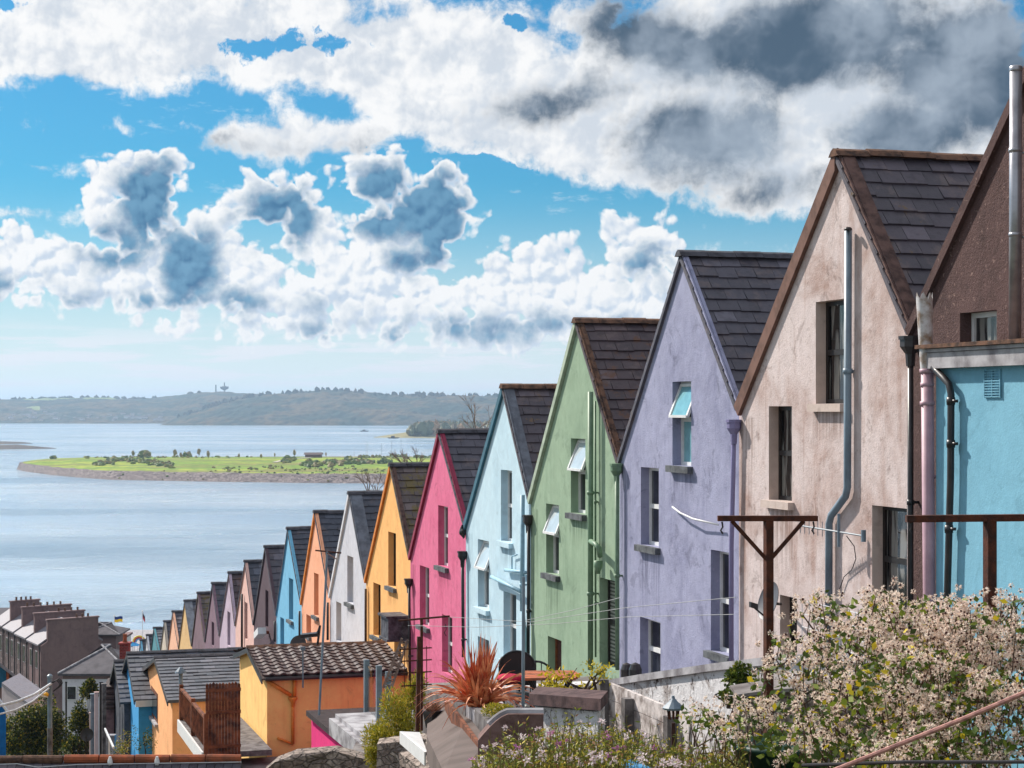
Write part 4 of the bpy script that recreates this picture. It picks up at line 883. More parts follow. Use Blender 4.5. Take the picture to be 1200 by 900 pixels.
# table and chairs
IRON = plain('black_iron', (34,32,36), .5, .5, bump=0)
T = thing('garden_table', 'weathered orange brown wooden table with black iron legs', 'table', RY(644,850,24)); c = RY(644,791.5,24); m = MB()
for k in range(6):
    o_ = (k-2.5)*.115; m.box(c+Vector((.0,o_,0)), Vector((.40-.03*abs(k-2.5),.01,0)), Vector((0,.053,0)), Vector((0,0,.016)))
obj('tabletop', m, plain('weathered_table', (186,104,72), .8, .2, c2=(128,84,66), scale=9, bump=.3), T)
for sx_ in (-1, 1):
    for sy_ in (-1, 1): m = MB(); m.tube([c+Vector((sx_*.28,sy_*.2,-.02)), c+Vector((sx_*.1,sy_*.1,-.35)), c+Vector((sx_*.3,sy_*.24,-.74))], .02, 6); obj('leg', m, IRON, T)
def iron_chair(label, px, py, Y, s=1, solid=False):
    T = thing('garden_chair', label, 'chair', RY(px,py,Y)-Vector((0,0,.9)), 'black iron garden chairs'); c = RY(px,py,Y); pts = []
    for k in range(13): a = math.pi*k/12; pts.append(c+Vector((math.cos(a)*.23*s, 0, math.sin(a)*.2*s-.1)))
    m = MB(); m.tube([pts[0]-Vector((0,0,.35))]+pts+[pts[-1]-Vector((0,0,.35))], .016, 6)
    if solid: m.prism(pts+[pts[-1]-Vector((0,0,.25)), pts[0]-Vector((0,0,.25))], (0,.012,0))
    else:
        for k in range(1, 6): x = -.23*s+.46*s*k/6; m.tube([c+Vector((x,0,-.4)), c+Vector((x,0,math.sqrt(max(0,1-(x/.23/s)**2))*.2*s-.1))], .007, 5)
    obj('backrest', m, IRON, T); m = MB(); m.lathe(c+Vector((0,-.2,-.47)), [(.2,0),(.23,.02),(.2,.04)], 14); obj('seat', m, IRON, T)
    for sx_ in (-1,1):
        for y_ in (-.36,-.02): m = MB(); m.tube([c+Vector((sx_*.17,y_,-.46)), c+Vector((sx_*.2,y_,-.9))], .013, 5); obj('leg', m, IRON, T)
iron_chair('black garden chair with a solid rounded back left of the wooden table', 606, 772, 24.6, 1.0, True)
iron_chair('black iron garden chair with open bars behind the wooden table', 628, 783, 24.9, .95)
iron_chair('black iron garden chair in the shade under the right end of the wooden table', 690, 828, 23, .8)
solo('cushion', (lambda m: (m.blob(RY(597,795,23.8), (.17,.15,.06), 3, .06), m)[-1])(MB()), plain('crimson_cloth', (190,32,70), .9, bump=0), 'crimson cushion beside the red leaved plant', 'cushion', RY(597,795,23.8), smooth=True)
for k, px_ in enumerate((734.5, 744.5)):
    c = RV(px_, 786, .35); solo('bin', (lambda m: (m.lathe(c-Vector((0,0,.6)), [(.085,0),(.1,.5),(.1,.62),(.07,.7),(.0,.73)], 12), m)[-1])(MB()), BLACKP, ('left of two black posts with rounded tops against the lavender wall','right of two black posts with rounded tops against the lavender wall')[k], 'post', c)
solo('patio', (lambda m: (m.lbox(-2, 9, .02, 3.1, 34, 37.5), m)[-1])(MB()), CONC, 'raised concrete patio', 'patio', L(3,1,36))
bpy.data.objects['patio']['kind'] = 'structure'; [bpy.data.objects['patio'].pop(k_, None) for k_ in ('category','label')]
solo('timber_ledge', (lambda m: (m.prism([RY(620,813,20.5), RY(704,819,19), RY(704,833,19), RY(620,826,20.5)], (.1,.55,0)), m)[-1])(MB()), plain('dark_weathered_beam', (96,76,76), .9, .2, c2=(62,48,50), scale=7, bump=.5), 'heavy dark weathered beam laid along the top of the pale block', 'beam', RY(650,820,20))
solo('rendered_block', (lambda m: (m.prism([RY(627,828,20.6), RY(700,834,19.2), RY(700,960,19.2), RY(627,960,20.6)], (.1,.5,0)), m)[-1])(MB()), mW, 'stained pale block wall under the dark beam', 'wall', RY(650,850,20))
T = thing('round_topped_wall', 'round topped mossy concrete wall with a pale rim', 'wall', RY(595,870,17.5)); m = MB(); pts = [RY(560+7*k, 868-32*math.sin(min(1,k/6)*math.pi/2)+(0 if k < 6 else 1), 17.6) for k in range(0, 12)]; m.prism(pts+[RY(637,960,17.6), RY(560,960,17.6)], (0,.35,0)); obj('wall_face', m, plain('mossy_concrete', (124,100,96), .95, .2, c2=(86,66,62), scale=6, bump=.6), T)
m = MB(); m.tube([p+Vector((0,.1,.0)) for p in pts[2:]], .045, 8); obj('coping', m, CONCP, T)
# lantern
c = RY(789,829,14.5); T = thing('garden_lantern', 'small grey metal lantern with a pointed lid in front of the stained white wall', 'lantern', c-Vector((0,0,.2))); m = MB(); m.lathe(c, [(.01,.09),(.014,.07),(.035,.045),(.085,.0),(.08,-.015),(.03,-.015)], 12); obj('lid', m, GREYP, T)
m = MB()
for k in range(8): a = k*math.pi/4; m.tube([c+Vector((math.cos(a)*.045,math.sin(a)*.045,-.01)), c+Vector((math.cos(a)*.035,math.sin(a)*.035,-.09))], .006, 4)
m.tube([c-Vector((0,0,.12)), c-Vector((0,0,1.3))], .015, 6); obj('cage', m, RUST, T)
c = RY(915,897,11.5); T = thing('garden_tub', 'dark green plastic tub half hidden at the bottom under the climber', 'tub', c-Vector((0,0,.4))); m = MB(); m.lathe(c-Vector((0,0,.4)), [(.22,0),(.27,.5),(.29,.5),(.29,.54),(.26,.54),(.2,.45)], 20); obj('tub', m, plain('green_plastic',(22,66,56),.5,.4), T, smooth=True)
for k, (pts, r_, lab) in enumerate((([(972,905,6.2),(1060,870,6.1),(1130,842,6),(1210,808,5.9)], .008, 'pinkish rope slanting across the climber at the lower right'), ([(940,897,6.4),(1060,893,6.2),(1210,893,6)], .006, 'dark cable running level along the bottom right edge'))):
    solo('rope', (lambda m: (m.tube([RY(*p) for p in pts], r_, 7), m)[-1])(MB()), (plain('pink_rope',(190,140,130),.8,c2=(140,100,96),scale=40), DWIRE)[k], lab, 'rope', RY(*pts[0]))
solo('plastic_crate', (lambda m: (m.beam(RY(736,893,11.5), RY(757,905,10.5), .09, .03), m)[-1])(MB()), plain('blue_plastic',(70,140,190)), 'edge of a blue plastic crate at the bottom among the flowers', 'crate', RY(745,898,11))

# ------------------------------------------------------------------ plants
def leaves(mb, c, r, n, w, l, rg, shell=.35, up=.2, lobes=1):
    ls = []
    for _ in range(lobes): ls.append((Vector((rg.gauss(0,.38)*r[0], rg.gauss(0,.38)*r[1], rg.gauss(0,.38)*r[2])), rg.uniform(.35,.6)))
    for _ in range(n):
        d = Vector((rg.gauss(0,1), rg.gauss(0,1), rg.gauss(0,1))).normalized(); k = rg.random()**shell; o_, s_ = (Vector((0,0,0)), 1) if lobes == 1 else rg.choice(ls)
        p = Vector(c)+o_+Vector((d.x*r[0], d.y*r[1], d.z*r[2]))*k*s_
        dd = d+Vector((rg.gauss(0,.7), rg.gauss(0,.7), rg.gauss(0,.7)+up)); mb.leaf(p, dd, w*rg.uniform(.7,1.3), l*rg.uniform(.7,1.3), rg)
G1 = leafmat('dark_leaves', [(0,(44,58,28)),(.35,(60,76,34)),(.6,(88,98,40)),(.8,(140,136,52)),(.95,(176,150,60))])
G2 = leafmat('yellow_leaves', [(0,(150,146,44)),(.3,(180,166,52)),(.6,(120,124,40)),(.85,(206,178,70))])
G3 = leafmat('garden_leaves', [(0,(116,128,50)),(.3,(150,148,60)),(.55,(190,170,70)),(.75,(86,98,44)),(.9,(160,120,84))])
BARK = plain('bark', (84,68,56), .95, .1, c2=(54,44,38), bump=.5)
def bush(name, label, cat, parts_, m, w, l, stemto=None, group=None, shell=.35, lobes=7, up=.2):
    c0 = parts_[0][0]; base = Vector(stemto) if stemto else Vector(c0)-Vector((0,0,parts_[0][1][2])); T = thing(name, label, cat, base, group)
    mb = MB(); st = MB()
    for c, r, n in parts_:
        leaves(mb, c, r, n, w, l, rg, shell, up, lobes)
        for _ in range(5):
            e = Vector(c)+Vector((rg.gauss(0,.4)*r[0], rg.gauss(0,.4)*r[1], rg.gauss(0,.3)*r[2])); mid = (base+e)/2+Vector((rg.gauss(0,.1),rg.gauss(0,.1),0)); st.tube([base+Vector((rg.gauss(0,.06),rg.gauss(0,.06),0)), mid, e], [.03*r[0]+.01,.02*r[0]+.006,.004], 5)
    obj('crown' if cat == 'tree' else 'foliage', mb, m, T); obj('trunk' if cat == 'tree' else 'stem', st, BARK, T); return T
Y = 78
bush('broadleaf_tree', 'large round dark green tree behind the utility pole', 'tree', [(RY(34,852,Y),(1.45,1.2,1.25),7000),(RY(66,858,Y+1),(.8,.8,1.0),2600),(RY(8,868,Y-1),(.8,.8,.9),2400),(RY(40,880,Y),(1.6,1.2,1.0),4500)], G1, .075, .11, RY(36,925,Y), shell=.3, lobes=14)
bush('conifer', 'narrow upright evergreen with a golden top right of the utility pole', 'tree', [(RY(106,808,70),(.42,.4,.45),1700),(RY(98,845,70),(.5,.45,.8),2600),(RY(94,882,70),(.6,.55,.8),2600)], G1, .06, .09, RY(98,925,70), lobes=8)
bush('golden_shrub', 'feathery golden shrub between the pale deck and the rusty post', 'shrub', [(RY(466,835,28.5),(.36,.35,.5),4200),(RY(450,868,28.2),(.32,.3,.34),3200),(RY(486,812,28.8),(.22,.2,.4),1600),(RY(440,885,28),(.2,.2,.25),1100)], G2, .017, .07, RY(465,900,28.3), shell=.5, lobes=9, up=.6)
bush('box_shrub', 'small clipped yellow green shrub beside the red leaved plant', 'shrub', [(RY(588,836,20.5),(.2,.18,.13),2600)], G2, .015, .028, None, lobes=9)
bush('yellow_shrub', 'sparse yellow leaved shrub growing below the wooden table', 'shrub', [(RY(660,812,21.5),(.36,.2,.2),420),(RY(645,795,21.6),(.1,.1,.15),50)], leafmat('bright_yellow_leaves',[(0,(214,190,40)),(.5,(180,170,50)),(.85,(120,120,40))]), .03, .07, RY(655,840,21.5), shell=.8, lobes=9)
bush('yellow_shrub', 'wispy yellow flowered stems against the green house', 'shrub', [(RY(692,788,20.5),(.3,.12,.13),150)], bpy.data.materials['bright_yellow_leaves'], .02, .045, RY(690,812,20.5), shell=.9, lobes=7)
bush('ivy_clump', 'green ivy clump hanging on the stained white wall', 'ivy', [(RY(868,800,19),(.2,.1,.17),520),(RY(855,818,18.8),(.15,.1,.1),200)], leafmat('ivy_leaves',[(0,(88,104,40)),(.5,(56,70,30)),(.8,(140,140,60))]), .035, .05, RY(862,830,18.8), lobes=6)
bush('scrubby_bush', 'thin twiggy bush beside the sky blue outbuilding', 'bush', [(RY(168,872,50),(.3,.3,.5),420),(RY(140,882,55),(.35,.3,.35),350)], G1, .03, .05, RY(168,900,50), lobes=6)
bush('roadside_shrub', 'bare russet shrub at the left foot of the sky blue outbuilding', 'bush', [(RY(145,880,52),(.3,.3,.4),300)], G3, .03, .05, RY(145,900,52), lobes=5)
# bare twigs behind the orange and grey roofs
for k, (px, py, Y, lab) in enumerate(((494,540,75,'bare twiggy treetop showing behind the orange roof'), (440,570,80,'bare twiggy treetop showing behind the pale grey roof'), (560,492,110,'bare twiggy treetop showing behind the pink roof'))):
    b0 = RY(px,py+60,Y); T = thing('bare_tree', lab, 'tree', b0); m = MB()
    def grow(p, d, l, r_, dep):
        e = p+d*l; m.tube([p, e], [r_, r_*.6], 4, False)
        if dep: 
            for _ in range(3): grow(e, (d+Vector((rg.gauss(0,.45), rg.gauss(0,.3), rg.gauss(0,.25)))).normalized(), l*rg.uniform(.55,.8), r_*.6, dep-1)
    grow(b0, Vector((0,0,1)), 55*Y/F*.55, .07, 4); obj('trunk', m, plain('pale_twigs_%d' % k, (150,132,120), .9, bump=0), T)
# red leaved phormium
T = thing('phormium', 'spiky orange red sword leaved plant in front of the pale blue house', 'plant', RY(562,826,22.3)); m = MB(); c = RY(562,828,22.3)
for k in range(210):
    a = rg.uniform(0, 6.283); tl = rg.uniform(.05, 1.3) if k > 40 else rg.uniform(.0,.45); ln = rg.uniform(.5,.95); d = Vector((math.cos(a)*math.sin(tl), math.sin(a)*math.sin(tl)*.8, math.cos(tl)))
    p = c+Vector((rg.gauss(0,.04), rg.gauss(0,.04), 0)); side = d.cross(Vector((rg.gauss(0,.3),rg.gauss(0,.3)-.3,1))).normalized(); w_ = rg.uniform(.012,.024); pr = None; n_ = 7
    for j in range(n_+1):
        f = j/n_; q = p+d*ln*f+Vector((0,0,-1))*(ln*tl*.42*f*f*f); ww = w_*(1-f**2.2)+.001
        cur = (q-side*ww, q+Vector((0,0,-.004)), q+side*ww)
        if pr: m.q(pr[0],pr[1],cur[1],cur[0]); m.q(pr[1],pr[2],cur[2],cur[1])
        pr = cur
ph, t = mat('phormium_leaf', .5, .3); t.put(t.b.inputs['Base Color'], t.mix(t.ss(t.noise(t.pos, 9, 3), .35, .65), lin((176,74,44)), lin((234,160,112)))); mats_ph = ph
obj('blades', m, ph, T)
# grass and flowers in the near bank
m = MB(); fl = MB(); fl2 = MB(); st = MB()
for _ in range(1300):
    px = rg.uniform(552, 880); Y = rg.uniform(10.5, 14); top = interp([(540,910),(570,884),(620,866),(680,858),(740,866),(800,880),(850,876),(880,868)], px)+rg.uniform(-12, 36)-(18 if rg.random() < .12 else 0)
    tip = RY(px, top, Y); root = tip+Vector((rg.gauss(0,.08), rg.gauss(0,.05), -rg.uniform(.3,.6))); mid = (tip+root)/2+Vector((rg.gauss(0,.02),0,0)); st.tube([root, mid, tip], [.0035,.003,.0015], 3, False)
    for _k in range(rg.randint(6, 16)):
        f = rg.random()**.7; p = root+(tip-root)*f; m.leaf(p, (rg.gauss(0,1), rg.gauss(0,1), rg.uniform(0,1)), rg.uniform(.008,.018), rg.uniform(.02,.05), rg)
    if rg.random() < .08:
        tgt = fl if rg.random() < .6 else fl2
        for _k in range(14): d = Vector((rg.gauss(0,1),rg.gauss(0,1),rg.gauss(0,1))).normalized(); tgt.leaf(tip+d*.005, d, .012, rg.uniform(.016,.028), rg)
for _ in range(16):   # low white flower heads along the bottom
    p = RY(rg.uniform(575,800), rg.uniform(884,900), rg.uniform(10,11))
    for _k in range(30): d = Vector((rg.gauss(0,1),rg.gauss(0,1),rg.gauss(0,1))).normalized(); fl.leaf(p+d*.025*rg.random(), d, .012, .02, rg)
T = thing('flower_bank', 'tangled bank of yellow green herbs with small white and mauve flowers along the bottom', 'flowers', RY(700,900,12))
tag(obj('leaves', m, G3, T), kind='stuff'); tag(obj('stems', st, plain('herb_stem', (120,112,60), bump=0), T), kind='stuff'); tag(obj('white_flowers', fl, leafmat('white_petal', [(0,(236,222,224)),(.5,(214,190,196))]), T), kind='stuff'); tag(obj('mauve_flowers', fl2, leafmat('mauve_petal', [(0,(176,112,160)),(.5,(200,140,170))]), T), kind='stuff')
# fluffy climber with seed heads
LOB = [(1110,735,70,38,10.2,80),(1160,770,60,50,10,80),(1070,745,60,45,10.4,70),(1015,720,45,24,10.8,26),(965,705,20,18,10.6,12),(955,740,45,26,10.6,26),(1035,705,16,18,10.4,10),(1000,780,60,42,10.4,44),(1085,800,80,45,9.6,105),(1165,840,60,50,9.4,60),(1010,850,75,45,9.6,62),(1080,875,80,28,9.2,70),(930,790,50,24,10.6,22),(905,830,42,20,11,18),(880,855,40,22,11,18),(820,838,26,14,11.6,10),(850,850,20,10,11.4,7),(940,870,50,22,10,26),(1180,720,30,20,10.2,12),(1195,760,20,26,10,14),(915,752,14,8,10.8,5),(1190,705,9,9,10.2,2)]
sd = MB(); ct = MB(); lf = MB(); stm = MB(); root = RY(1080,930,10)
def seedhead(p, r_):
    ax = Vector((rg.gauss(0,.8), rg.gauss(0,.5)-.9, rg.gauss(0,.7)+.3)).normalized()
    for _ in range(24):
        d = (Vector((rg.gauss(0,1), rg.gauss(0,1), rg.gauss(0,1))).normalized()+ax*rg.uniform(-.3,.1)).normalized(); sd.leaf(p+d*r_*.25, d, r_*.26, r_*rg.uniform(.6,.85), rg)
    c_ = p+ax*r_*.55; x = ax.cross(Vector((0,0,1))).normalized(); y = ax.cross(x)
    ct.q(*[c_+(x*math.cos(k*math.pi/3)+y*math.sin(k*math.pi/3))*r_*.3 for k in range(6)])
for (px, py, rx, ry, Y, n) in LOB:
    for _ in range(int(n*(.78 if px > 1030 else .45 if px > 960 else .4))):
        a = rg.uniform(0, 6.283); k = rg.random()**.5*rg.uniform(.85,1.25); x = px+math.cos(a)*rx*k; y = py+math.sin(a)*ry*k
        c = RY(x, y, Y+rg.uniform(-.45,.5)); nn = rg.randint(5, 11); sp = rg.uniform(.03,.06)
        e0 = c+Vector((rg.gauss(0,.03),rg.gauss(0,.03),-rg.uniform(.08,.2)))
        stm.tube([e0, c], [.004,.002], 3, False)
        for _k in range(nn):
            p = c+Vector((rg.gauss(0,sp), rg.gauss(0,sp), rg.gauss(0,sp*.8))); seedhead(p, rg.uniform(.019,.028))
    for _ in range(int(n*(9 if py > 770 else 4)*(1 if px > 960 else .7))):
        a = rg.uniform(0, 6.283); k = rg.random()**.5; p = RY(px+math.cos(a)*rx*k*1.1, py+5+math.sin(a)*ry*k*1.05, Y+rg.uniform(-.4,.7)); lf.leaf(p, (rg.gauss(0,1),rg.gauss(0,1)-.3,rg.gauss(0,.8)), rg.uniform(.02,.04), rg.uniform(.035,.06), rg)
    c = RY(px, py, Y)
    for _ in range(max(3, n//7)):
        e = RY(px+rg.uniform(-rx,rx), py+rg.uniform(-ry,ry), Y+rg.uniform(-.3,.3)); a_ = RY(px+rg.uniform(-rx,rx)*.6, py+ry*1.2+20, Y+.1); stm.tube([a_, (a_+e)/2+Vector((rg.gauss(0,.05),0,rg.gauss(0,.05))), e], [.006,.004,.002], 4, False)
T = thing('old_mans_beard_climber', 'sprawling climber covered in fluffy pinkish cream seed heads at the lower right', 'climber', root)
tag(obj('seed_heads', sd, leafmat('seed_fluff', [(0,(242,224,210)),(.3,(230,206,190)),(.6,(248,236,224)),(.88,(204,170,152))], .8, .4), T), kind='stuff')
tag(obj('seed_centres', ct, plain('seed_brown', (84,46,40), bump=0), T), kind='stuff'); tag(obj('leaves', lf, leafmat('climber_leaves', [(0,(84,104,38)),(.3,(122,134,46)),(.45,(64,80,34)),(.75,(96,110,42)),(.9,(206,184,48))]), T), kind='stuff'); tag(obj('stems', stm, plain('vine_stem', (96,72,62), bump=0), T), kind='stuff')

# ------------------------------------------------------------------ lower left: near roof, pole, far terrace, quay
T = thing('outhouse_roof', 'nearest dark slate roof along the bottom left with a half terracotta ridge', 'roof', RY(140,900,24))
r = MB(); a = RY(-20,893,24); b = RY(283,890,24); n = 30
for row in range(5):
    for k in range(n):
        x0_ = a.x+(b.x-a.x)*k/n+.004+(.07 if row % 2 else 0); x1_ = a.x+(b.x-a.x)*(k+1)/n-.004+(.07 if row % 2 else 0); za_ = a.z-row*.14; y_ = 24-row*.2
        r.hexa([(x0_,y_,za_-.03),(x1_,y_,za_-.03),(x1_,y_-.22,za_-.17),(x0_,y_-.22,za_-.17),(x0_,y_,za_),(x1_,y_,za_),(x1_,y_-.22,za_-.135),(x0_,y_-.22,za_-.135)])
obj('slates', r, SL['dark'], T)
for nm, x0p, x1p, m_, yy in (('dark_ridge', -20, 74, MOSSY, 888.5), ('terracotta_ridge', 75, 283, TERRA, 887.5)):
    m = MB(); p = RY(x0p, yy, 24); q = RY(x1p, yy-.8, 24); k = 0; nseg = max(2, int((q-p).length/.42))
    for s_ in range(nseg): aa = p+(q-p)*(s_/nseg+.004); bb = p+(q-p)*((s_+1)/nseg-.004); m.tube([aa-Vector((0,0,.02)), bb-Vector((0,0,.02+rg.uniform(0,.008)))], .055, 10)
    obj(nm, m, m_, T)
for px in (129, 184): m = MB(); m.lathe(RY(px,891,23.92), [(.02,-.06),(.035,-.03),(.03,.0),(.015,.05)], 8); obj('ridge_clip', m, PVC, T)
m = MB(); m.tube([RY(-10,896,23.6), RY(20,895,23.6), RY(45,899,23.6), RY(90,896,23.6), RY(150,895,23.6), RY(283,893,23.6)], .006, 5); obj('cable', m, WIRE, T)
m = MB(); m.wbox(a.x, b.x-.05, 23.9, 24.2, 35, a.z-.2); m.prism([Vector((a.x,24.05,a.z-.02)), Vector((a.x,26.2,a.z-1.6)), Vector((a.x,26.2,a.z-1.8)), Vector((a.x,24.05,a.z-.16))], (b.x-a.x,0,0)); obj('wall', m, CONC, T)
T = thing('utility_pole', 'utility pole with a grey upper half and brown lower half', 'pole', RY(58.5,900,52)); m = MB(); m.tube([RY(58.5,853,52), RY(58.5,795,52)], .065, 10); m.lathe(RY(58.5,795,52), [(.065,0),(.08,.02),(.08,.08),(.03,.12)], 10); obj('upper_pole', m, GREYP, T)
m = MB(); m.tube([RY(58.5,925,52), RY(58.5,853,52)], .075, 10); obj('lower_pole', m, WOODG, T)
m = MB(); m.tube([RY(57,817,52), RY(46,815,51.5)], .02, 6); obj('lamp_arm', m, PVC, T); m = MB(); m.blob(RY(54,814,51.9), (.07,.07,.06), 2, .05); obj('lamp', m, plain('amber_lamp', (236,170,40), .4), T)
m = MB()
for k in range(3):
    pts = [RY(60+k,800,51.9)]+[RY(64+6*math.sin(j*.6+.4)+k*1.5, 797+j*2.6-k, 51.8) for j in range(6)]; m.tube(pts, .018, 5)
obj('cable_loop', m, DWIRE, T)
for k, (pts, lab) in enumerate((([(60,801,51.9),(40,814,50),(20,822,48.5),(-8,829,46)], 'upper white overhead cable running left from the utility pole'), ([(58,806,52),(38,822,50),(18,832,48.5),(-8,839,46)], 'lower slack overhead cable running left from the utility pole'))):
    solo('overhead_cable', (lambda m_: (m_.tube([RY(*p) for p in pts], (.035,.022)[k], 6), m_)[-1])(MB()), WIRE, lab, 'cable', RY(*pts[0]))
# Victorian terrace
GREYST = stone('terrace_stone', (118,100,100), (140,122,120), 1.2, (92,78,78)); RENDER = stucco('grey_brown_render', (126,104,104), (92,74,76), .6, .5, .4, .2, 40); SLF = slate('far_slate', (118,114,124), (142,138,146), 0, seed=22)
e1 = Vector((-.47,.883,0)); e2 = Vector((.883,.47,0)); C0 = RY(48,757,200); C0.z = 0
def TL(s, w_, z): return C0+e1*s+e2*w_+Vector((0,0,z))
labs = ['nearest grey terraced house with a blank rendered end wall topped by chimney pots','second grey terraced house from the near end of the old terrace','third grey terraced house from the near end of the old terrace','farthest grey terraced house with the highest chimney']
for i in range(4):
    s0, s1 = i*5.6, i*5.6+5.59; T = thing('old_terraced_house', labs[i], 'house', TL(s0,3,4), 'old grey terrace below the row')
    ze_, zr_ = 16.8+.1*i, 19.0+.12*i
    m = MB(); m.prism([TL(s0,0,1), TL(s0,0,ze_), TL(s0,3.4,zr_), TL(s0,6.6,ze_+.2), TL(s0,6.6,1)], e1*(s1-s0)); obj('wall', m, RENDER if i == 0 else GREYST, T)
    m = MB(); m.prism([TL(s0+.4,-.25,ze_-.05), TL(s0+.4,3.4,zr_+.05), TL(s0+.4,3.4,zr_+.25), TL(s0+.4,-.25,ze_+.12)], e1*(s1-s0-.4)); m.prism([TL(s0+.4,6.8,ze_+.1), TL(s0+.4,3.4,zr_+.05), TL(s0+.4,3.4,zr_+.25), TL(s0+.4,6.8,ze_+.3)], e1*(s1-s0-.4)); obj('roof', m, SLF, T)
    m = MB(); m.prism([TL(s0-.02,.7+(.0 if i < 3 else 0),ze_-3), TL(s0-.02,.7,19.45+.15*i), TL(s0-.02,6.2-(2.2 if i == 3 else 0),19.55+.15*i), TL(s0-.02,6.2-(2.2 if i == 3 else 0),ze_-3)], e1*.5); m.prism([TL(s0-.1,.6,19.451+.15*i), TL(s0-.1,.6,19.6+.15*i), TL(s0-.1,6.3-(2.2 if i == 3 else 0),19.7+.15*i), TL(s0-.1,6.3-(2.2 if i == 3 else 0),19.551+.15*i)], e1*.66); ch = obj('chimney_wall', m, RENDER, T)
    for k in range((3, 4, 6, 4)[i]):
        m = MB(); m.lathe(TL(s0+.25, (3.9, 3.2, 1.3, 1.4)[i]+k*(.62, .7, .75, .55)[i]+(0 if i != 1 else .2), 19.62+.15*i), [(.14,0),(.11,.1),(.11,.36),(.15,.4)], 8); obj('chimney_pot', m, MOSSY, ch)
    for (sw_, z_) in ((1.4,14.2),(3.9,14.2),(1.4,10.6),(3.9,10.6)):
        m = MB(); m.prism([TL(s0+sw_,-.03,z_), TL(s0+sw_+.95,-.03,z_), TL(s0+sw_+.95,-.03,z_+1.9), TL(s0+sw_,-.03,z_+1.9)], e2*.02); wo = obj('window', m, CONCP, T); m = MB(); m.prism([TL(s0+sw_+.1,-.05,z_+.1), TL(s0+sw_+.85,-.05,z_+.1), TL(s0+sw_+.85,-.05,z_+1.8), TL(s0+sw_+.1,-.05,z_+1.8)], e2*.01); obj('pane', m, GLASS, wo)
    for k in (0.0, 2.9): m = MB(); m.tube([TL(s0+k+.2,-.12,1), TL(s0+k+.2,-.12,ze_-.1)], .07, 6); obj('drain_pipe', m, BLACKP, T)
# building across the end
T = thing('slate_roofed_building', 'wide dark building with a long slate roof at the left edge', 'building', RY(0,790,232)); a = RY(-40,790,232); b = RY(31,790,232); ze_ = RY(0,741,232).z; zr_ = RY(0,713,236).z
m = MB(); m.wbox(a.x, b.x, 232, 242, 1, ze_); obj('wall', m, GREYST, T); m = MB(); m.prism([Vector((a.x,231.5,ze_)), Vector((a.x,237,zr_)), Vector((a.x,242.5,ze_))], (b.x-a.x,0,0)); obj('roof', m, plain('dark_far_slate', (84,80,90), .7, .3, scale=.6, c2=(70,66,76)), T)
for px, y0_, y1_ in ((4,741,750),(4,764,773),(-14,741,750)):
    c = RY(px, (y0_+y1_)/2, 231.9); h = (y1_-y0_)*232/F/2; m = MB(); m.wbox(c.x-.7, c.x+.7, 231.9, 231.98, c.z-h, c.z+h); wo = obj('window', m, PVC, T); m = MB(); m.wbox(c.x-.6, c.x+.6, 231.86, 231.89, c.z-h+.1, c.z+h-.1); obj('pane', m, GLASS, wo)
# hipped pavilion and white cafe behind
def hip(name, label, cat, x0, x1, y0_, y1_, ze_, zr_, zb, wallm, roofm, ov=.4, ins=None):
    T = thing(name, label, cat, Vector(((x0+x1)/2, y0_, zb))); m = MB(); m.wbox(x0, x1, y0_, y1_, zb, ze_); obj('wall', m, wallm, T); ym = (y0_+y1_)/2; ins = ins or (y1_-y0_)/2
    A = Vector((x0-ov,y0_-ov,ze_)); B = Vector((x1+ov,y0_-ov,ze_)); Cc = Vector((x1+ov,y1_+ov,ze_)); Dd = Vector((x0-ov,y1_+ov,ze_)); E = Vector((x0+ins,ym,zr_)); G_ = Vector((x1-ins,ym,zr_))
    m = MB(); m.q(A,B,G_,E); m.q(B,Cc,G_); m.q(Cc,Dd,E,G_); m.q(Dd,A,E); lo = Vector((0,0,-.15)); m.q(A+lo,B+lo,B,A); m.q(B+lo,Cc+lo,Cc,B); m.q(Dd+lo,A+lo,A,Dd); m.q(A+lo,Dd+lo,Cc+lo,B+lo); ro = obj('roof', m, roofm, T)
    m = MB()
    for p, q in ((A,E),(B,G_),(E,G_)): m.tube([p+Vector((0,0,.03)), q+Vector((0,0,.03))], .07, 6)
    obj('hip_ridge', m, CONCP, ro); return T
GF = plain('far_hip_slate', (92,88,94), .8, .3, scale=1.5, c2=(70,66,72))
X = lambda px, Y: (px-CX)*Y/F
hip('pavilion', 'grey pyramid roofed building with wide eaves right of the old terrace', 'building', X(100,214), X(136,214), 214, 219, RY(0,743,214).z, RY(0,730,216).z, 2, RENDER, GF, .5)
T = hip('white_house', 'white walled low building under a broad hipped grey roof', 'house', X(73,130), X(150,130), 130, 137, RY(0,789,130).z, RY(0,757,133).z, 14, stucco('white_weatherboard', (206,204,212), (176,172,182), .3, .5, .3, .1, 44), GF, .25, 2.6)
m = MB(); m.wbox(X(73,129.9), X(142,129.9), 129.96, 129.98, RY(0,794,130).z-.1, RY(0,790,130).z); obj('fascia', m, RENDER, T)
for px in (84, 108): c = RY(px,812,129.95); m = MB(); m.wbox(c.x-.35, c.x+.35, 129.93, 129.98, c.z-.5, c.z+.5); wo = obj('window', m, PVC, T); m = MB(); m.wbox(c.x-.28, c.x+.28, 129.9, 129.925, c.z-.43, c.z+.43); obj('pane', m, GLASS, wo)
T = thing('quay_building', 'small white flat roofed building by the quay between pavilion and tents', 'building', RY(130,765,236)); c = RY(131,755,236); m = MB(); m.wbox(c.x-2.2, c.x+1.6, 236, 240, 2, c.z+.8); obj('wall', m, PVC, T); m = MB(); m.wbox(c.x-2.4, c.x+1.8, 235.8, 240.2, c.z+.801, c.z+1.05); obj('roof', m, RENDER, T)
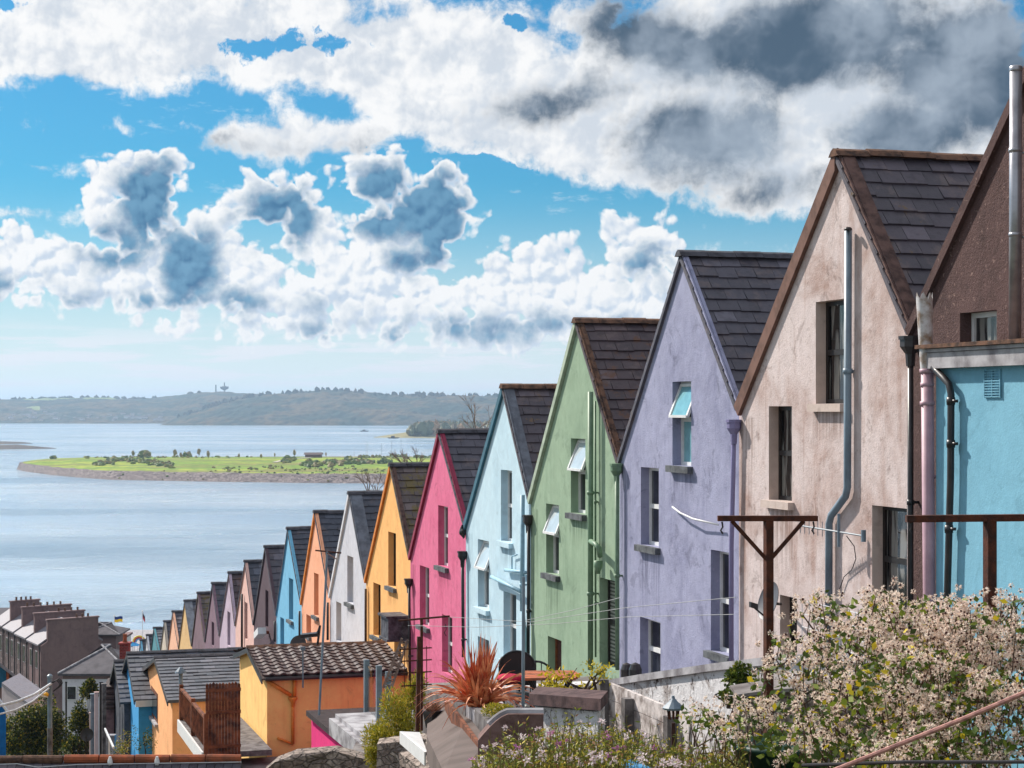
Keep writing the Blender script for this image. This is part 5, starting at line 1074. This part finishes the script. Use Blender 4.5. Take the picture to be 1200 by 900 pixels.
for dx in (-1.5, 1.1): m = MB(); m.wbox(c.x+dx-.5, c.x+dx+.4, 235.93, 235.99, c.z-.6, c.z+.2); obj('window', m, GLASS, T)
m = MB(); m.wbox(-90, -30, 262, 330, 2.5, 3.3); obj('quay_paving', m, CONCP, kind='structure')
def tent(label, px, py, w_, h, c):
    p = RY(px, py, 300); T = thing('tent', label, 'tent', Vector((p.x,p.y,3.3)), 'coloured fairground tents on the quay'); m = MB(); zt_ = p.z
    A = [Vector((p.x-w_,p.y-w_,zt_-h)), Vector((p.x+w_,p.y-w_,zt_-h)), Vector((p.x+w_,p.y+w_,zt_-h)), Vector((p.x-w_,p.y+w_,zt_-h))]; tp = Vector((p.x,p.y,zt_))
    for k in range(4): a_, b_ = A[k], A[(k+1)%4]; mid = (a_+b_)/2; m.q(a_, b_, (b_*.4+tp*.6)-Vector((0,0,h*.12)), (a_*.4+tp*.6)-Vector((0,0,h*.12))); m.q((a_*.4+tp*.6)-Vector((0,0,h*.12)), (b_*.4+tp*.6)-Vector((0,0,h*.12)), tp)
    obj('canopy', m, plain('canvas_'+str(px), c, .8, .2, bump=0), T)
    m = MB(); [m.tube([q, Vector((q.x,q.y,3.3))], .06, 5) for q in A]; obj('poles', m, PVC, T)
tent('bright pink tent beside the small white quay building', 142, 748, 1.2, .9, (220,50,110)); tent('blue tent right of the pink one', 156, 750.5, .95, .8, (40,140,200)); tent('deep blue tent tucked behind the right one', 151, 753, .7, .6, (40,110,190))
T = thing('inflatable_arch', 'yellow red and blue inflatable arch behind the tents', 'arch', RY(163,760,296)); 
for k, (r_, c_) in enumerate(((.95,(226,196,60)),(.72,(200,60,70)),(.5,(60,150,200)))):
    p = RY(163,752.5,296); m = MB(); m.tube([p+Vector((math.cos(a)*r_, k*.02, math.sin(a)*r_)) for a in [math.pi*j/10 for j in range(11)]], .13, 8); obj('arch_band', m, plain('arch_%d' % k, c_, .6, bump=0), T)
def flagpole(label, px, y0_, y1_, Y, bands, w_, h, droop=0):
    T = thing('flagpole', label, 'flag', RY(px,y1_,Y)); m = MB(); m.tube([Vector((X(px,Y),Y,3.3)), RY(px,y0_,Y)], .05, 6); m.blob(RY(px,y0_,Y), (.12,.12,.12), 1, 0); obj('pole', m, PVC, T); top = RY(px,y0_+1,Y); n_ = 8
    for k, c in enumerate(bands):
        m = MB()
        for j in range(n_):
            def fp(jj, f): x = w_*jj/n_; return top+Vector((x*(1-droop*.45), math.sin(jj*.9)*.12, -h*f-.08*math.sin(jj*.8)-x*droop))
            f0, f1 = k/len(bands), (k+1)/len(bands); m.q(fp(j,f0), fp(j+1,f0), fp(j+1,f1), fp(j,f1))
        obj('flag_band', m, plain('flag_%d_%d' % (px,k), c, .8, .2, bump=0), T)
flagpole('blue over yellow flag flying left of the pavilion eave', 134, 721.5, 745, 290, [(28,60,130),(250,206,30)], 1.25, .85)
flagpole('drooping red and black flag on a white pole by the row of houses', 167, 716, 745, 290, [(30,24,30),(206,40,50)], .75, .9, 1.1)
# left edge blue buildings and clutter
T = thing('blue_building', 'deep blue walled building cut by the left edge', 'building', RY(0,880,58)); a = RY(-30,870,58); b = RY(7,870,58); zt_ = RY(0,833,58).z
m = MB(); m.prism([Vector((a.x,58,22)), Vector((b.x,58,22)), Vector((b.x,58,zt_)), Vector((b.x-.6,58,zt_+.9)), Vector((a.x,58,zt_+.9))], (-3.2,6,0)); obj('wall', m, plain('deep_blue_wall', (24,104,172), .8, .2, c2=(20,88,150)), T); m = MB(); m.beam(Vector((b.x+.05,57.95,zt_+.0)), Vector((b.x-.65,57.95,zt_+1.0)), .1, .06); obj('trim', m, PVC, T)
T = thing('lean_to_building', 'dark building with a pale grey pitched roof between blue wall and old terrace', 'building', RY(10,830,95)); m = MB(); z0_ = RY(0,812,95).z
m.prism([RY(-20,880,95), RY(30,880,95), RY(30,806,95), RY(0,783,95), RY(-20,775,95)], (-3.6,7,0)); obj('wall', m, RENDER, T); m = MB(); m.prism([RY(32,806,94.5), RY(-1,780,94.5), RY(-20,771,94.5), RY(-20,767,94.5), RY(-1,776,94.5), RY(33,802,94.5)], (-4,8,0)); obj('roof', m, SLF, T)
m = MB(); m.prism([RY(-20,806,94.8), RY(7,806,94.8), RY(7,784,94.8), RY(-20,778,94.8)], (0,.1,0)); obj('teal_panel', m, plain('teal_panel',(30,96,130),bump=0), T); m = MB(); m.prism([RY(7.5,806,94.7), RY(10.5,806,94.7), RY(10.5,786,94.7), RY(7.5,784,94.7)], (0,.1,0)); obj('orange_post', m, TERRA, T)
T = thing('pale_lean_to', 'sloping pale roof above the round dark green tree', 'roof', RY(18,830,88)); m = MB(); m.prism([RY(2,803,88), RY(32,826,86), RY(32,850,86), RY(2,850,88)], (0,3,0)); obj('wall', m, stucco('pale_wall',(190,178,180),(160,146,148),.4,1,.2,.1,51), T); m = MB(); m.prism([RY(2,800,87.9), RY(33,824,85.9), RY(33,827,85.9), RY(2,804,87.9)], (0,3.2,0)); obj('roof', m, SLF, T)
for k, (px, y0_, Y, w_, m_, lab) in enumerate(((106.5,836,60,.09,stucco('pink_post',(206,176,170),(170,140,136),.4,1,.3,.1,52),'pale pink post right of the narrow evergreen'),(113,812,59,.11,bpy.data.materials['pink_post'],'tall pale pink post beside the slate hung one'),(109.5,814,59.5,.16,GREYPAINT,'grey slate hung post between two pink posts'),(118.5,800,61,.1,BLACKP,'dark brown post left of the little tiled roof'),(122,802,60,.13,WOODG,'weathered grey post under the little tiled roof'),(77.5,800,100,.09,BLACKP,'thin dark post in front of the white walled building'))):
    m = MB(); m.beam(RY(px,905,Y), RY(px,y0_,Y), w_, w_, D); m.beam(RY(px,y0_,Y), RY(px,y0_-1.2,Y), w_*1.3, w_*1.3, D); solo('post', m, m_, lab, 'post', RY(px,900,Y))
T = thing('tiled_lean_to', 'little lean to with scalloped brown tiles left of the dark grey outbuilding', 'lean to', RY(129,860,62)); m = MB(); m.wbox(X(124,62), X(133.5,62), 62, 66, 28, RY(0,828,62).z); obj('wall', m, plain('mauve_wall',(140,112,116),c2=(110,86,90)), T); m = MB()
for k in range(5): p = RY(128.5, 826-k*6, 62-.1+k*.1); m.box(p+Vector((0,.2,0)), (.16,0,0), (0,.3,.1), (0,-.01,.04))
obj('roof', m, PT, T)
T = thing('handrail', 'short white sloping handrail below the little tiled roof', 'handrail', RY(128,880,57)); m = MB(); m.beam(RY(123,854,58), RY(133,876,55), .05, .05); m.beam(RY(128,866,56.5), RY(128,900,56.5), .04, .04, D); obj('rail', m, PVC, T)
m = MB(); m.wbox(X(124,57.5), X(134,57.5), 57.5, 57.8, 28, RY(0,862,57.5).z); solo('yard_wall', m, CONCP, 'pale yard wall behind the short white handrail', 'wall', RY(129,880,57.5))
dish(RY(102,861,57), .2, (.1,-1,.2), 'dark satellite dish in front of the narrow evergreen', RY(107,861,59), BLACKP)
c = RY(350,755,52); dish(c, .24, (-.3,-1,.35), 'dark satellite dish low in front of the sky blue house', c+Vector((.3,.6,-.6)), plain('dark_dish', (60,60,68), .6, .3))
# ------------------------------------------------------------------ sky
SAZ, SEL = R(-46), R(38)
w = bpy.data.worlds.new('World'); scn.world = w; w.use_nodes = True; t = NT(w.node_tree)
t.dim2 = True
bg = w.node_tree.nodes['Background']; bg.inputs[1].default_value = .1
sky = t.new('ShaderNodeTexSky'); sky.sky_type = 'NISHITA'; sky.sun_disc = False; sky.sun_elevation = SEL; sky.sun_rotation = SAZ; sky.air_density = 1; sky.dust_density = .6; sky.ozone_density = 2
tc = t.new('ShaderNodeTexCoord'); sx = t.new('ShaderNodeSeparateXYZ'); t.put(sx.inputs[0], tc.outputs['Generated'])
az = t.M('ARCTAN2', sx.outputs[0], sx.outputs[1]); el = t.M('ARCSINE', sx.outputs[2])
cb = t.new('ShaderNodeCombineXYZ'); t.put(cb.inputs[0], t.M('MULTIPLY', az, 22.0)); t.put(cb.inputs[1], t.M('MULTIPLY', el, -22.0)); Pv = cb.outputs[0]   # sky angles, 22 units to the radian
def ang(px, py):
    a = (px-CX)/F; return math.atan(a)*22, -math.atan((HY-py)/F*math.cos(math.atan(a)))*22
wz = t.V('SUBTRACT', t.noise(Pv, 1.0, 3, .6, color=True), (.5,.5,.5))
wz2 = t.V('SUBTRACT', t.noise(Pv, 4.5, 3, .6, color=True), (.5,.5,.5))
Pw = t.V('ADD', t.V('ADD', Pv, t.V('SCALE', wz, sc=.24)), t.V('SCALE', wz2, sc=.03))
def blobs(lst, vec, k=.12, hard=False):
    acc = None
    for b in lst:
        x, y, rx, ry = b[:4]; rot = b[4] if len(b) > 4 else 0; cx, cy = ang(x, y)
        q = t.map(vec, (rx/100, ry/100, 1), (cx, cy, 0), (0, 0, R(rot)), 'TEXTURE')
        l = t.V('LENGTH', q); rm = min(rx, ry)/100
        f = t.M('MULTIPLY_ADD', l, -rm, rm)
        acc = f if acc is None else (t.M('SMOOTH_MAX', acc, f, k))
    return acc
# puffs and broad deck
CU = [(168,222,52,46),(150,262,50,44),(112,228,26,34),(212,298,66,50),(100,322,130,42),(8,300,60,46),(322,238,52,42),(352,272,56,40),(268,246,32,20),
      (440,212,54,32),(502,246,60,54),(462,290,78,52),(250,322,170,48),(430,335,140,44),(360,374,170,28),(640,335,140,50),(745,292,68,40),(804,284,30,24),(340,285,60,34),(720,355,110,42),(590,388,120,26)]
DECK = [(100,24,300,80),(480,60,240,60),(380,78,300,34,3),(330,5,200,34),(560,120,190,72,12),(760,130,200,102),(960,90,260,165),(1130,190,180,120),(355,161,116,32),(328,118,28,10),(1000,310,80,24,-8),(870,296,66,12),(640,20,140,24),(20,248,60,5,4),(120,146,48,5),(30,196,34,4)]
GAP = [(340,52,120,11,-3),(612,28,22,9),(40,5,60,5),(560,197,50,7,8)]
n1 = t.noise(Pv, 1.7, 6, .58)
def puff(vec):
    a = t.vor(vec, 1.9, 0, 'SMOOTH_F1', smooth=.25); b = t.vor(vec, 4.6, 1.6, 'SMOOTH_F1', smooth=.2)
    p = t.M('ADD', t.M('MULTIPLY', t.M('MULTIPLY', a, a), .34), t.M('MULTIPLY', t.M('MULTIPLY', b, b), .15))
    return t.M('SUBTRACT', t.M('MULTIPLY', t.noise(vec, 2.6, 8, .56), .24), p)
pf = puff(Pw); pf2 = puff(t.V('ADD', Pw, (-.04,-.06,0)))
rel = t.M('SUBTRACT', pf, pf2)
cu = t.M('ADD', blobs(CU, Pw, .08), pf); cu = t.M('ADD', cu, .045)
dk_n = t.noise(Pw, 1.5, 8, .62)
gp_ = blobs(GAP, Pw, .05); dk = t.M('ADD', blobs(DECK, Pw, .12), t.M('MULTIPLY_ADD', dk_n, .8, -.42)); dk = t.M('SUBTRACT', dk, t.M('MULTIPLY', t.M('MAXIMUM', t.M('ADD', gp_, t.M('MULTIPLY_ADD', dk_n, .7, -.32)), 0), 5)); dk = t.M('SUBTRACT', dk, .02)
cuA = t.ss(cu, .0, .085); dkA = t.ss(dk, -.05, .14)
CORE = [(178,240,40,52,-12),(128,290,32,28),(224,310,38,44,15),(180,356,140,13),(330,256,48,40),(478,238,86,42),(530,276,44,44),(500,304,40,20),(500,390,130,14),(660,384,70,10),(752,314,34,18),(10,332,46,12)]
GCORE = [(830,165,120,62),(780,52,120,52,22),(960,50,190,70,-5),(1150,80,130,90),(650,120,110,26,-12),(905,215,60,26),(1060,150,100,50),(355,172,80,8)]
core = t.ss(t.M('ADD', t.M('ADD', blobs(CORE, Pw, .1), t.M('MULTIPLY_ADD', n1, .45, -.2)), t.M('MULTIPLY', pf, .45)), -.13, .18)
gcore = t.ss(t.M('ADD', blobs(GCORE, Pw, .12), t.M('MULTIPLY_ADD', dk_n, .9, -.45)), -.08, .36)
thick = t.ss(cu, .05, .22)
shade = t.M('MULTIPLY', core, thick)
tex = t.ss(rel, -.12, .05)
soft = t.mix(tex, lin((206,220,236)), lin((255,255,255)))
tex3 = t.ss(rel, -.2, .12)
dkc = t.mix(tex3, lin((44,104,148)), lin((104,156,190)))
cuC = t.mix(shade, soft, dkc)
dtex = t.ss(t.M('ADD', t.M('MULTIPLY', rel, .55), t.M('MULTIPLY', dk_n, 1.0)), .33, .66)
dtex2 = t.ss(t.M('ADD', t.M('MULTIPLY', rel, .25), t.noise(Pw, 1.1, 4, .5)), .25, .75)
dkC = t.mix(gcore, t.mix(dtex, lin((214,222,232)), lin((255,255,255))), t.mix(dtex2, lin((74,96,118)), lin((160,174,190))))
sn = t.noise(t.map(Pv, (.55,6,1)), 1.0, 5, .6); band = t.M('MULTIPLY', t.ss(sx.outputs[2], .0, .012), t.ss(sx.outputs[2], .05, .03))
st = t.M('MULTIPLY', t.M('MULTIPLY', t.ss(sn, .44, .6), band), .95)
wn = t.noise(t.map(Pv, (.8,2.6,1)), 1.3, 6, .65); wi = t.M('MULTIPLY', t.ss(wn, .60, .8), t.ss(sx.outputs[2], .03, .12, 0, .7))
base = t.mix(1.0, sky.outputs[0], (.13,.50,.70), 'MULTIPLY')
hz2 = t.mix(t.ss(sx.outputs[2], -.01, .125, .95, 0), base, tuple(8.8*x for x in lin((230,238,240))[:3])+(1,))
def s10(c): return t.V('SCALE', c, sc=7.6)
c1 = t.mix(st, hz2, s10(lin((240,244,250))[:3])); c1 = t.mix(wi, c1, s10(lin((225,240,250))[:3]))
c1 = t.mix(cuA, c1, s10(cuC)); c1 = t.mix(dkA, c1, s10(dkC))
# broken bright cloud added out of view, overhead and behind, as fill light
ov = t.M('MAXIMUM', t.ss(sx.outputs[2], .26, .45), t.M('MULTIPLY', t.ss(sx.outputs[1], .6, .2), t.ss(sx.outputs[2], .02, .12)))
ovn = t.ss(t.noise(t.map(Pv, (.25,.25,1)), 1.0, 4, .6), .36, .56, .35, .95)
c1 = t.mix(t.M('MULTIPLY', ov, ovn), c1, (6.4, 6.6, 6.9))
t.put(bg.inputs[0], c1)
for n_ in w.node_tree.nodes:
    if n_.type == 'TEX_NOISE': n_.noise_dimensions = '2D'
    if n_.type == 'TEX_VORONOI': n_.voronoi_dimensions = '2D'

sun = bpy.data.lights.new('sun', 'SUN'); sun.energy = 4.9; sun.angle = R(1.6); sun.color = (1, .93, .84)
so = bpy.data.objects.new('sun', sun); COL.objects.link(so)
sd = Vector((math.sin(SAZ)*math.cos(SEL), math.cos(SAZ)*math.cos(SEL), math.sin(SEL))); so.rotation_euler = sd.to_track_quat('Z', 'Y').to_euler(); so.location = (0,0,80)
cam = bpy.data.cameras.new('camera'); co = bpy.data.objects.new('camera', cam); COL.objects.link(co); co.location = (0,0,CAMZ); co.rotation_euler = (R(90),0,0)
cam.sensor_width = 36; cam.lens = F/1200*36; cam.shift_y = (HY-450)/1200; cam.clip_end = 90000; cam.clip_start = .1; scn.camera = co
vs = scn.view_settings; vs.view_transform = 'Standard'; vs.look = 'None'; vs.exposure = .36; vs.gamma = 1
scn.render.engine = 'CYCLES'; cy = scn.cycles; cy.use_denoising = True; cy.max_bounces = 6; cy.diffuse_bounces = 3; cy.glossy_bounces = 3; cy.transparent_max_bounces = 8; cy.volume_bounces = 0
cy.use_adaptive_sampling = True; cy.adaptive_threshold = .015; cy.sample_clamp_indirect = 6


w.cycles.sampling_method='MANUAL'; w.cycles.sample_map_resolution=256
